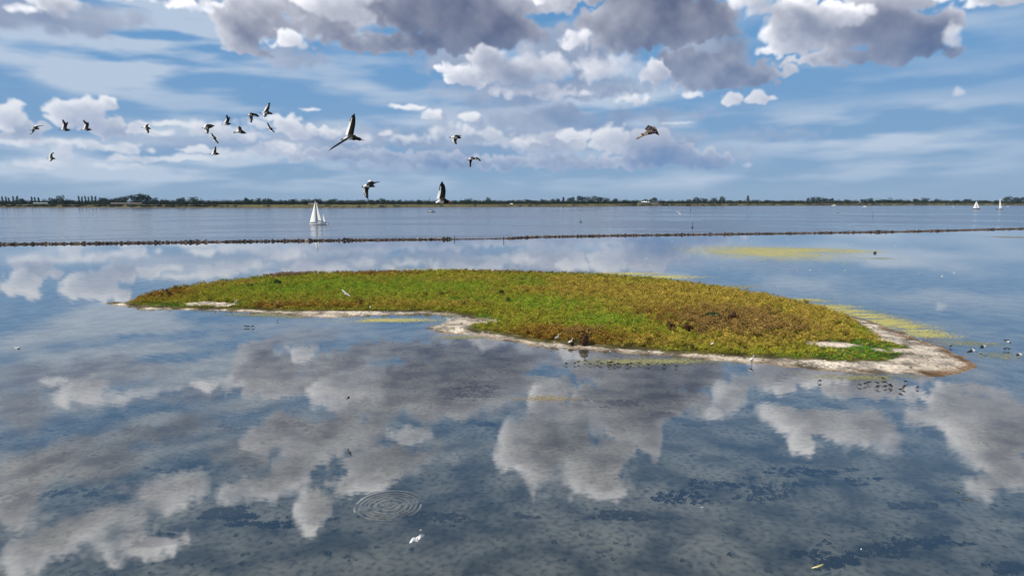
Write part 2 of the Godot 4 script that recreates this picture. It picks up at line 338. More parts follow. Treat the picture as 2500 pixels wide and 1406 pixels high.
const ALGAE := [
	[73.81, -198.15, 18.15, 27.72, 1, "large yellow algae mat far out in the lagoon"],
	[90.24, -208.24, 16.52, 12.41, 0.6, "thin right tail of the large yellow algae mat"],
	[103.29, -201.4, 8.61, 6.62, 0.5, "short yellow algae streak right of the large mat"],
	[97.23, -176.71, 5.4, 3.19, 0.3, "pale algae streak below the dark float"],
	[46.83, -87.07, 3.23, 2.54, 1, "yellow algae band behind the right beach, upper left part"],
	[47.23, -81.15, 3.52, 2.76, 1, "yellow algae band behind the right beach, middle part"],
	[46.13, -94.63, 3.5, 2.99, 0.8, "yellow algae band behind the right slope, nearest the small patch"],
	[46.6, -90.35, 3.13, 2.73, 0.9, "yellow algae band behind the right slope, where the beach begins"],
	[47.04, -84.01, 3.12, 2.66, 1, "yellow algae band behind the right beach, second part"],
	[47.11, -77.97, 2.9, 2.3, 1, "yellow algae band behind the right beach, fourth part"],
	[47.09, -74.78, 3.06, 2.36, 0.8, "yellow algae band behind the right beach, lower part"],
	[48.38, -70.14, 4.36, 2.08, 0.35, "faint algae off the right tip of the islet"],
	[47.89, -64.05, 2.79, 2.09, 0.3, "faint algae at the right edge beneath the flying lapwings"],
	[23.93, -139.37, 5.98, 3.19, 0.9, "yellow algae behind the rear shore, left part"],
	[30.25, -133.26, 7.36, 3.66, 0.9, "yellow algae behind the rear shore, right part"],
	[44.37, -101.41, 3.75, 2.14, 0.8, "small yellow algae patch behind the right slope"],
	[-17.11, -146.94, 9.9, 2.66, 0.7, "thin yellow algae behind the rear skyline plants"],
	[39.8, -117.73, 5.07, 2.86, 0.4, "pale algae behind the right slope"],
	[-32.76, -88.35, 4.91, 1.63, 0.7, "pale algae along the left front shore"],
	[-28.43, -86.75, 3.22, 1.26, 0.6, "pale algae left of the inlet"],
	[-15.59, -84.01, 5.72, 1.48, 1, "yellow algae patch in the mouth of the inlet"],
	[-5.45, -73.17, 2.73, 0.9, 0.8, "small olive algae patch below the sand spit"],
	[11.16, -61.7, 4.23, 1.46, 1, "olive algae behind the row of waders, left part"],
	[15.09, -62.03, 3.48, 1.15, 0.8, "olive algae behind the row of waders, right part"],
	[30.88, -56.09, 4.21, 0.94, 0.7, "olive algae behind the right group of waders"],
	[2.51, -49.84, 2.19, 0.86, 0.8, "sandy brown shoal with pale shells in the grey lagoon"],
	[209.68, -282.28, 7.73, 8.08, 0.8, "sandy low bar near the right end of the breakwater"],
	[27.3, -57.47, 2.51, 0.71, 0.5, "olive algae below the spoonbill"],
]
const WALL_WEST := [Vector2(-227.6, -223.4), Vector2(-178.4, -234.0), Vector2(-139.5, -240.9), Vector2(-85.1, -253.8), Vector2(-40.1, -263.6), Vector2(-23.8, -265.8)]
const WALL_EAST := [Vector2(-1.7, -272.0), Vector2(10.3, -282.3), Vector2(44.7, -294.1), Vector2(123.7, -312.7), Vector2(191.6, -331.5), Vector2(280.1, -368.6), Vector2(397.3, -422.0)]
const WALL_GAP := [Vector2(-23.8, -265.8), Vector2(-13.0, -267.6), Vector2(-1.7, -272.0)]
# direction in degrees, distance of the far waterline
const FAR_SHORE := [
	[-49.74, 2273.49],
	[-37.12, 2088.63],
	[-26.68, 1747.31],
	[-15.24, 1618.17],
	[0, 1784.57],
	[8.61, 2021.71],
	[21.47, 2441.27],
	[37.11, 3133.72],
	[51.13, 4425.02],
]
# x, z, height, width, kind
const TREES := [
	[-1339.2, -1777.57, 22.28, 7.46, 1],
	[-1313.04, -1755.38, 21.07, 7.35, 1],
	[-1316.78, -1770.12, 19.05, 7.4, 1],
	[-1296.37, -1758.79, 22.15, 7.33, 1],
	[-1270.19, -1736.22, 23.02, 8.66, 1],
	[-1256.72, -1735.78, 17.82, 17.25, 0],
	[-1236.84, -1742.16, 20.98, 7.17, 1],
	[-1225.54, -1737.94, 19.91, 7.13, 1],
	[-1234.31, -1763.85, 19.01, 8.66, 1],
	[-1211.51, -1755.24, 16.86, 22.89, 2],
	[-1199.48, -1768.93, 17.98, 20.07, 0],
	[-1161.67, -1740.47, 25.14, 16.84, 0],
	[-1150.02, -1753.83, 17.91, 25.32, 2],
	[-1101.18, -1719.62, 22.89, 6.85, 1],
	[-1089.86, -1714.62, 20.8, 6.81, 1],
	[-1078.17, -1709.49, 22.81, 6.78, 1],
	[-1098.69, -1755.21, 21.07, 6.94, 1],
	[-1086.84, -1750.05, 23.13, 8.29, 1],
	[-1062.02, -1725.06, 21.9, 8.15, 1],
	[-1052.17, -1734.32, 19.89, 19.05, 0],
	[-1028.73, -1723.42, 21.89, 21.54, 2],
	[-1010.48, -1723.86, 18.8, 18.76, 0],
	[-983.37, -1715.26, 22.86, 23.87, 0],
	[-948.15, -1697.4, 27.8, 20.87, 0],
	[-937.51, -1705.74, 25.85, 18.28, 0],
	[-905.65, -1670.06, 27.5, 28.03, 0],
	[-900.07, -1704.15, 18.69, 18.1, 0],
	[-865.4, -1684.65, 17.58, 22.87, 2],
	[-813.51, -1662.11, 19.46, 19.86, 0],
	[-797.62, -1692.44, 20.66, 22.59, 0],
	[-782.73, -1699.68, 17.65, 17.57, 2],
	[-718.69, -1655.74, 13.47, 16.95, 2],
	[-697.48, -1672.08, 13.51, 19.44, 2],
	[-662.58, -1689.57, 19.63, 12.17, 0],
	[-647.05, -1677.74, 14.53, 10.85, 0],
	[-630.87, -1683.68, 17.57, 14.47, 0],
	[-620.85, -1697.9, 16.62, 12.13, 0],
	[-605.19, -1685.71, 16.57, 13.21, 0],
	[-569.9, -1683.4, 13.54, 19.07, 2],
	[-551.81, -1706.4, 15.64, 21.65, 0],
	[-511.7, -1676.38, 15.53, 18.81, 0],
	[-488.95, -1703.14, 16.65, 23.77, 0],
	[-447.72, -1683.44, 15.55, 21.03, 0],
	[-422.31, -1671.2, 13.51, 18.5, 2],
	[-393.48, -1703.74, 12.56, 18.77, 2],
	[-384.37, -1741.8, 12.63, 14.36, 0],
	[-357.49, -1714.06, 13.61, 15.27, 0],
	[-346.56, -1737.16, 13.67, 13.07, 0],
	[-335.13, -1760.26, 16.89, 16.83, 0],
	[-322.28, -1753.49, 12.65, 9.57, 0],
	[-309.9, -1761.58, 13.72, 9.6, 0],
	[-292.98, -1762.33, 13.73, 11.98, 0],
	[-272.11, -1800.28, 12.74, 19.54, 2],
	[-246.17, -1786, 13.78, 14.51, 0],
	[-219.61, -1816.06, 11.68, 17.18, 2],
	[-156.18, -1845.15, 12.82, 12.42, 0],
	[-137.15, -1859.46, 12.84, 15.01, 0],
	[-119.08, -1858.73, 17.3, 19.99, 0],
	[-99.63, -1872.67, 12.87, 15.09, 0],
	[-66.96, -1878.08, 20.75, 15.13, 0],
	[-48.79, -1876.67, 12.88, 15.11, 0],
	[-27.1, -1867.29, 11.74, 17.54, 2],
	[-2.31, -1909.81, 12.94, 17.93, 0],
	[21.2, -1947.63, 13, 15.68, 0],
	[46.31, -1964.24, 15.39, 18.45, 0],
	[68.89, -1964.7, 13.03, 15.82, 2],
	[88.37, -1949.1, 15.34, 14.4, 0],
	[120.66, -1996.25, 16.68, 17.44, 0],
	[137.46, -2030.64, 18.02, 13.65, 0],
	[153.85, -2020.7, 21.61, 12.23, 1],
	[176.96, -2019.81, 22.81, 21.76, 0],
	[212.09, -2065.28, 26.82, 30.64, 0],
	[234.36, -2041.62, 24.18, 24.81, 0],
	[263.54, -2077.18, 24.44, 30.9, 0],
	[293.59, -2112.32, 20.89, 20.03, 0],
	[320.34, -2103.24, 18.32, 19.98, 0],
	[357.6, -2128.28, 18.43, 23.16, 2],
	[390.15, -2137.13, 15.91, 20.4, 2],
	[425.75, -2167.1, 16, 20.74, 0],
	[455.99, -2180.99, 22.57, 23.91, 0],
	[493.74, -2237.95, 17.55, 21.52, 2],
	[524, -2222.7, 16.16, 24.51, 2],
	[565.87, -2271.75, 13.59, 21.98, 2],
	[586.77, -2246.95, 16.24, 21.81, 0],
	[622.64, -2279.69, 23.16, 31.7, 0],
	[659.5, -2311.98, 20.59, 19.35, 0],
	[686.82, -2300.72, 21.91, 22.55, 0],
	[724.1, -2331.75, 26.27, 21.29, 0],
	[749.68, -2326.62, 15.08, 19.67, 2],
	[789.85, -2349.69, 13.73, 19.95, 0],
	[847.14, -2351.18, 15.14, 23.47, 0],
	[889.4, -2365.3, 15.17, 23.73, 0],
	[923.56, -2364.71, 13.75, 20.43, 2],
	[971.82, -2417.17, 13.85, 20.97, 0],
	[991.4, -2394.24, 16.68, 24.33, 2],
	[1032.28, -2432.6, 16.79, 24.81, 2],
	[1060.19, -2423.02, 21.12, 14.19, 1],
	[1090.59, -2452.44, 25.67, 25.2, 0],
	[1123.16, -2475.23, 25.82, 25.52, 0],
	[1138.87, -2463.53, 22.79, 21.84, 0],
	[1171.73, -2485.67, 21.42, 22.12, 0],
	[1188.48, -2467.05, 18.37, 25.71, 2],
	[1233.74, -2488.97, 16.96, 22.36, 0],
	[1277.87, -2516.63, 17.04, 26.5, 2],
	[1294.51, -2490.31, 18.46, 24.47, 0],
	[1337.45, -2523.43, 21.6, 22.99, 0],
	[1382.94, -2542.57, 21.69, 34.94, 2],
	[1408.51, -2528.18, 24.65, 34.94, 2],
	[1454.06, -2546.03, 21.71, 31.47, 2],
	[1489.15, -2550.39, 18.67, 27.73, 2],
	[1524.33, -2547.35, 18.66, 27.88, 0],
	[1558.28, -2550.58, 23.26, 26.06, 0],
	[1604.23, -2551.98, 18.68, 28.31, 0],
	[1659.83, -2585.53, 17.25, 28.85, 2],
	[1704.56, -2599.12, 18.85, 29.19, 2],
	[1738.21, -2586.07, 18.8, 29.26, 0],
	[1793.88, -2603.16, 17.3, 29.69, 2],
	[1815.27, -2584.31, 17.25, 29.66, 2],
	[1870.21, -2599.89, 17.29, 30.07, 2],
	[1901.4, -2598.82, 28.19, 25.92, 0],
	[1922.1, -2586.12, 25, 34.58, 0],
	[1966.59, -2609.92, 25.14, 26.3, 0],
]
# place, then tail, bill, wrist and tip of one wing, wrist and tip of the other; length, wing length, twists, plumage, label
const FLYERS := [
	[-22.75, 18.46, -32.72, -0.26, -0.08, 0.01, 0.25, -0.06, 0.01, -0.09, -0.18, 0.02, -0.12, -0.33, 0.19, 0.12, 0.07, -0.04, 0.35, 0.12, -0.12, 0.44, 0.4, 0, 0, 0, "leftmost oystercatcher of the flock, one wing hanging straight down"],
	[-18.5, 17.94, -28.38, -0.2, 0, 0.03, 0.26, -0.04, 0, 0.03, 0.21, -0.03, -0.02, 0.41, 0.07, 0.06, 0.2, -0.03, 0.02, 0.33, -0.2, 0.44, 0.4, 0, 0, 0, "oystercatcher with wings raised, left of the two before the bright left cloud"],
	[-17.85, 17.99, -28.78, -0.22, -0.01, 0.02, 0.24, -0.02, 0, 0.04, 0.21, -0.03, -0.09, 0.39, 0.06, 0.06, 0.2, -0.03, -0.04, 0.32, -0.19, 0.44, 0.4, 0, 0, 0, "oystercatcher with wings raised, right of the two before the bright left cloud"],
	[-16.84, 18.35, -31.64, -0.22, 0.01, -0, 0.21, -0.04, -0.02, 0.07, -0.14, 0.02, 0.15, -0.27, 0.18, -0.03, 0.11, -0.08, -0.04, 0.21, -0.27, 0.44, 0.4, 0, 0, 0, "banking oystercatcher alone between the left cloud and the main flock"],
	[-24.02, 17.22, -35.6, -0.23, 0, 0, 0.2, -0.03, -0.02, 0.05, -0.1, 0.09, 0.1, -0.19, 0.28, -0.02, 0.19, -0.02, 0.01, 0.32, -0.2, 0.44, 0.4, 0, 0, 0, "lowest oystercatcher at the far left of the sky"],
	[-11.3, 17.73, -25.47, -0.2, -0.04, 0.03, 0.22, -0, -0.01, 0.03, -0.14, 0.04, 0.09, -0.27, 0.21, -0.01, 0.11, -0.09, 0.19, 0.06, -0.19, 0.44, 0.4, 0, 0, 0, "oystercatcher at the left of the main flock, wing tip pointing down"],
	[-12.59, 18.39, -30.32, -0.21, -0.02, 0.02, 0.22, -0.01, 0, 0.07, 0.18, -0.02, 0.05, 0.39, 0.08, 0.08, 0.17, -0.02, 0.07, 0.32, -0.18, 0.44, 0.4, 0, 0, 0, "small oystercatcher with raised wings above the main flock's middle"],
	[-10.91, 18.61, -28.79, -0.18, -0.07, 0.05, 0.15, -0.05, -0.05, 0.03, -0.2, 0.03, 0.04, -0.38, 0.17, 0.12, 0.03, -0.07, 0.27, -0.08, -0.19, 0.44, 0.4, 0, 0, 0, "oystercatcher with both wings bent down, just left of the topmost one"],
	[-9.67, 18.47, -27.12, -0.26, -0.01, 0, 0.3, -0.08, 0.01, -0.01, -0.12, 0.07, 0.01, -0.22, 0.26, 0.07, 0.16, -0.02, 0.12, 0.4, -0.08, 0.44, 0.4, 0, 0, 0, "topmost oystercatcher of the flock with wings spread wide"],
	[-9.52, 17.42, -24.07, -0.21, 0, 0.03, 0.22, -0.07, 0.01, -0.05, -0.03, 0.11, -0.15, -0.08, 0.29, -0.02, 0.16, -0.02, -0.15, 0.21, -0.19, 0.44, 0.4, 0, 0, 0, "oystercatcher with folded wings and fanned tail under the topmost one"],
	[-17.1, 18.63, -39.29, -0.18, 0, 0.04, 0.14, -0.05, -0.05, 0.12, -0.16, 0.02, 0.28, -0.36, 0.05, -0.08, 0.13, -0.02, -0.19, 0.26, -0.17, 0.44, 0.4, 0, 0, 0, "slim banking oystercatcher below the left of the main flock"],
	[-13.53, 17.15, -31.12, -0.22, -0.01, 0.02, 0.22, -0.02, -0.01, -0.03, -0.04, 0.11, 0, -0.08, 0.31, 0.01, 0.16, -0.02, -0.02, 0.34, -0.16, 0.44, 0.4, 0, 0, 0, "lowest oystercatcher of the main flock with one wing straight up"],
	[-14.89, 19.45, -42.23, -0.19, -0.03, 0.04, 0.18, -0.03, -0.04, 0.14, -0.12, 0.02, 0.32, -0.26, 0.11, -0.06, 0.14, -0.02, -0.17, 0.36, -0.07, 0.44, 0.4, 0, 0, 0, "slim banking oystercatcher right of the main flock before a white cloud"],
	[-3.76, 16.49, -16, -0.22, -0.06, 0.01, 0.33, -0.09, 0.01, 0.07, 0.3, -0.04, 0.1, 0.53, 0.02, -0.3, -0.18, 0.02, -0.53, -0.33, 0.04, 0.44, 0.4, 0, 90, 0, "largest oystercatcher in the sky, banking with one wing straight up"],
	[-1.92, 17.22, -23.82, -0.25, -0.02, 0, 0.19, -0.05, -0.03, -0.05, -0.14, 0.03, 0.01, -0.28, 0.2, 0.08, 0.04, -0.1, 0.15, 0.07, -0.29, 0.44, 0.4, 0, 0, 0, "oystercatcher right of the largest one, near wing beating down"],
	[-1.74, 16.87, -29.89, -0.2, -0.07, 0.03, 0.16, -0.06, -0.04, -0.08, -0.19, 0.02, -0.06, -0.41, 0.13, 0.19, 0.03, -0, 0.4, -0.12, 0.02, 0.44, 0.4, 0, 0, 0, "oystercatcher flying away with drooping wings at the right of the flock"],
	[-4.23, 15.47, -20.05, -0.19, -0.05, 0.04, 0.22, -0.05, 0.01, -0.06, -0.17, 0.02, -0.02, -0.41, 0.05, 0.15, 0.06, -0.01, 0.31, 0.1, -0.16, 0.44, 0.4, 0, 0, 0, "low oystercatcher over the sailing boat with long near wing hanging down"],
	[-1.58, 15.02, -15.42, -0.18, -0.06, 0.05, 0.19, -0.05, -0.03, 0.03, 0.2, -0.03, -0, 0.43, 0.04, 0.04, 0.19, -0.03, 0.02, 0.37, -0.17, 0.44, 0.4, 0, 0, 0, "oystercatcher low before the far shore, wing raised like a sail"],
	[5.04, 17.52, -25.38, -0.24, -0.06, 0.01, 0.35, 0, 0, 0.19, 0.27, -0.03, 0.42, -0.11, 0.01, -0.24, -0.08, -0.06, -0.4, -0.22, -0.26, 0.5, 0.52, 20, 70, 2, "brown young gull flying alone over the right half"],
	[-16.81, 5.75, -67.32, -0.14, -0.09, 0.04, 0.16, -0.02, -0.03, 0.24, -0.09, 0.01, 0.43, -0.35, 0.05, -0.24, 0.27, -0.03, -0.48, 0.38, -0.15, 0.38, 0.47, 0, 0, 1, "white gull gliding over the green left of the islet"],
	[-3.81, 1.57, -25.42, -0.01, -0.06, 0.07, 0.04, 0.08, -0.07, -0.16, 0.07, 0.04, -0.31, -0.12, 0.2, 0.12, 0.14, -0.06, 0.31, 0.05, -0.22, 0.38, 0.48, 0, 0, 1, "white gull flying low over the shallows in the foreground"],
	[22.99, 13.23, -92.16, -0.09, -0.04, 0.07, 0.2, 0.01, -0.02, -0.25, 0.35, -0.05, -0.72, 0.28, -0.04, -0.15, 0.23, -0.04, -0.41, 0.36, -0.2, 0.42, 0.54, 0, 0, 1, "white gull flying low over the outer water by the small moored yacht"],
	[-11.03, 1.88, -43.76, -0.15, 0.05, 0.01, 0.12, 0.01, -0.04, 0.11, 0.08, 0.06, 0.16, 0.2, 0.2, -0.1, -0.04, -0.1, -0.06, -0.15, -0.25, 0.34, 0.36, 0, 0, 3, "small dark wader flying low over the grey reflections"],
	[34.38, 5.42, -45.72, -0.16, -0.08, 0.01, 0.16, 0.04, -0.01, 0.1, -0.05, 0.08, 0.16, -0.15, 0.23, -0.12, 0.06, -0.06, -0.23, -0.04, -0.19, 0.3, 0.37, 0, 0, 3, "uppermost lapwing flying at the right edge over the water"],
	[31.53, 5.39, -44.03, 0.17, -0.04, 0, -0.17, 0.03, -0, -0.17, -0.06, 0.04, -0.33, -0.11, 0.18, 0.14, 0.06, -0.09, 0.23, 0.04, -0.27, 0.3, 0.4, 0, 0, 3, "dark lapwing flying off the beach tip, right of a pair"],
	[31.01, 5.05, -44.32, 0.11, -0.04, 0.04, -0.11, 0.01, -0.04, -0.19, -0.07, 0.01, -0.4, -0.14, 0.08, 0.15, 0.07, -0.06, 0.32, 0.09, -0.2, 0.3, 0.4, 0, 0, 3, "lapwing with long spread wings off the beach tip, left of a pair"],
	[30.85, 5.03, -43.18, 0.11, -0.05, 0.04, -0.13, 0.06, -0.02, 0.09, -0.05, 0.1, 0.21, -0.07, 0.27, -0.11, 0.08, -0.09, -0.22, 0.11, -0.26, 0.3, 0.4, 0, 0, 3, "lapwing banking low below the pair off the beach tip"],
	[31.85, 5.45, -41.28, 0.11, -0.04, 0.04, -0.13, 0.01, -0.03, -0.14, 0.02, 0.05, -0.29, -0.05, 0.2, 0.13, 0.09, -0.07, 0.25, 0.1, -0.23, 0.3, 0.4, 0, 0, 3, "lapwing flying at the very right edge above the algae"],
]
const WADERS_MIDDLE := [Vector2(5.0, -60.5), Vector2(5.8, -60.6), Vector2(6.2, -61.1), Vector2(6.9, -61.7), Vector2(7.2, -60.4), Vector2(8.0, -61.1), Vector2(8.2, -60.4), Vector2(8.9, -60.7), Vector2(8.9, -59.8), Vector2(9.2, -60.9), Vector2(9.4, -60.0), Vector2(9.8, -60.4), Vector2(10.6, -60.0), Vector2(11.0, -60.7), Vector2(11.8, -60.6), Vector2(12.5, -60.0), Vector2(13.9, -59.9), Vector2(14.9, -59.5)]
const WADERS_EAST := [Vector2(25.7, -54.5), Vector2(28.4, -53.3), Vector2(29.0, -53.6), Vector2(29.5, -54.0), Vector2(30.1, -53.8), Vector2(29.6, -52.8), Vector2(31.4, -55.3), Vector2(30.8, -54.0), Vector2(30.3, -52.9), Vector2(30.8, -53.2), Vector2(30.7, -52.8), Vector2(30.9, -51.8), Vector2(31.6, -52.6), Vector2(32.7, -54.3), Vector2(32.7, -52.6)]
const FLOATING_GULLS := [Vector2(28.6, -168.2), Vector2(35.7, -178.0), Vector2(46.6, -231.8), Vector2(41.9, -178.0), Vector2(60.5, -253.3), Vector2(44.1, -179.3), Vector2(89.4, -250.7), Vector2(107.3, -261.3), Vector2(61.8, -145.2), Vector2(65.4, -146.4), Vector2(72.9, -146.1), Vector2(121.4, -239.0), Vector2(131.2, -229.6), Vector2(135.0, -227.5), Vector2(104.6, -171.7), Vector2(84.6, -138.6), Vector2(140.4, -219.4), Vector2(86.4, -134.0), Vector2(93.5, -141.0), Vector2(-87.4, -167.1), Vector2(-87.5, -169.4)]

var rng := RandomNumberGenerator.new()
var used_names := {}
var M := {}


func _ready() -> void:
	rng.seed = 7
	# camera
	var cam := Camera3D.new()
	cam.name = "camera"
	cam.position = Vector3(0, EYE_HEIGHT, 0)
	cam.rotation_degrees.x = -7.366
	cam.fov = 46.406
	cam.near = 0.5
	cam.far = 20000.0
	add_child(cam)
	# sky, exposure
	var env := Environment.new()
	env.background_mode = Environment.BG_SKY
	env.sky = Sky.new()
	var air := PanoramaSkyMaterial.new()
	air.panorama = ImageTexture.create_from_image(make_sky())
	env.sky.sky_material = air
	env.tonemap_mode = Environment.TONE_MAPPER_LINEAR
	env.tonemap_exposure = 1.0
	env.fog_enabled = true
	env.fog_density = 0.00002
	env.fog_light_color = Color(0.72, 0.84, 1.0)
	env.sdfgi_enabled = true
	env.ssao_enabled = true
	env.ssil_enabled = true
	var we := WorldEnvironment.new()
	we.name = "world_environment"
	we.environment = env
	add_child(we)
	# sun: high, from the left and a little behind
	var sun := DirectionalLight3D.new()
	sun.name = "sun"
	sun.light_color = Color(1.0, 0.955, 0.88)
	sun.light_energy = 1.5
	sun.light_angular_distance = 0.55
	sun.shadow_enabled = true
	sun.rotation_degrees = Vector3(-43.0, -66.0, 0.0)
	add_child(sun)
	make_materials()
	measure()
	build_ground()
	build_water()
	build_far_land()
	build_breakwater(WALL_WEST, "long dark rubble breakwater on the left", 0.72, 220)
	build_breakwater(WALL_EAST, "long reddish rubble breakwater running off to the right", 0.72, 240)
	build_breakwater(WALL_GAP, "low pale ridge of stones in the gap between the breakwaters", 0.22, 30)
	build_far_trees()
	build_far_things()
	build_boats()
	build_beds()
	build_plants()
	build_flyers()
	build_standing()
	build_litter()


# ---------------------------------------------------------------- sky

func noise(seed_: int, freq: float, octaves: int, kind := FastNoiseLite.TYPE_SIMPLEX_SMOOTH) -> FastNoiseLite:
	var n := FastNoiseLite.new()
	n.seed = seed_
	n.noise_type = kind
	n.frequency = freq
	n.fractal_octaves = octaves
	n.fractal_type = FastNoiseLite.FRACTAL_FBM if octaves > 1 else FastNoiseLite.FRACTAL_NONE
	n.fractal_gain = 0.46
	return n


func field(n: FastNoiseLite, w: int, h: int, ox: float, oy: float) -> PackedByteArray:
	n.offset = Vector3(ox, oy, 0)
	return n.get_image(w, h, false, false, false).get_data()


func make_sky() -> Image:
	var puffs := CLOUDS.duplicate()
	var r := RandomNumberGenerator.new()
	r.seed = 21
	for i in 150:                        # the same kind of clouds all round, and overhead
		var az := r.randf_range(-180, 180)
		var el := rad_to_deg(asin(r.randf_range(0.04, 0.97)))
		if absf(az) < 46.0 and el < 34.0:
			continue
		var big := r.randf_range(1.2, 4.5) * (0.6 + el / 40.0)
		for k in r.randi_range(4, 8):
			var s := r.randf_range(0.5, 1.0) * big
			puffs.append([az + r.randf_range(-1.6, 1.6) * big / cos(deg_to_rad(el)), el + r.randf_range(-0.5, 0.5) * big, s * 1.5 / cos(deg_to_rad(el)), s * 0.65, r.randf_range(0.8, 1.3), r.randf_range(-0.8, 0.8), 0])
	var whole := sky_part(puffs, -180.0, 90.0, 1024, 256, 1024.0 / 360.0)
	whole.resize(4096, 1024, Image.INTERPOLATE_CUBIC)
	var ppd := 4096.0 / 360.0
	var x0 := int((180.0 - 44.0) * ppd)
	var y0 := int((90.0 - 33.0) * ppd)
	var part := sky_part(puffs, x0 / ppd - 180.0, 90.0 - y0 / ppd, 1001, 1024 - y0, ppd)
	whole.blit_rect(part, Rect2i(0, 0, part.get_width(), part.get_height()), Vector2i(x0, y0))
	var pano := Image.create_empty(4096, 2048, false, Image.FORMAT_RGBF)
	pano.fill(Color(0.12, 0.16, 0.2))
	pano.blit_rect(whole, Rect2i(2048, 0, 2048, 1024), Vector2i.ZERO)      # the panorama begins where the camera looks
	pano.blit_rect(whole, Rect2i(0, 0, 2048, 1024), Vector2i(2048, 0))
	return pano


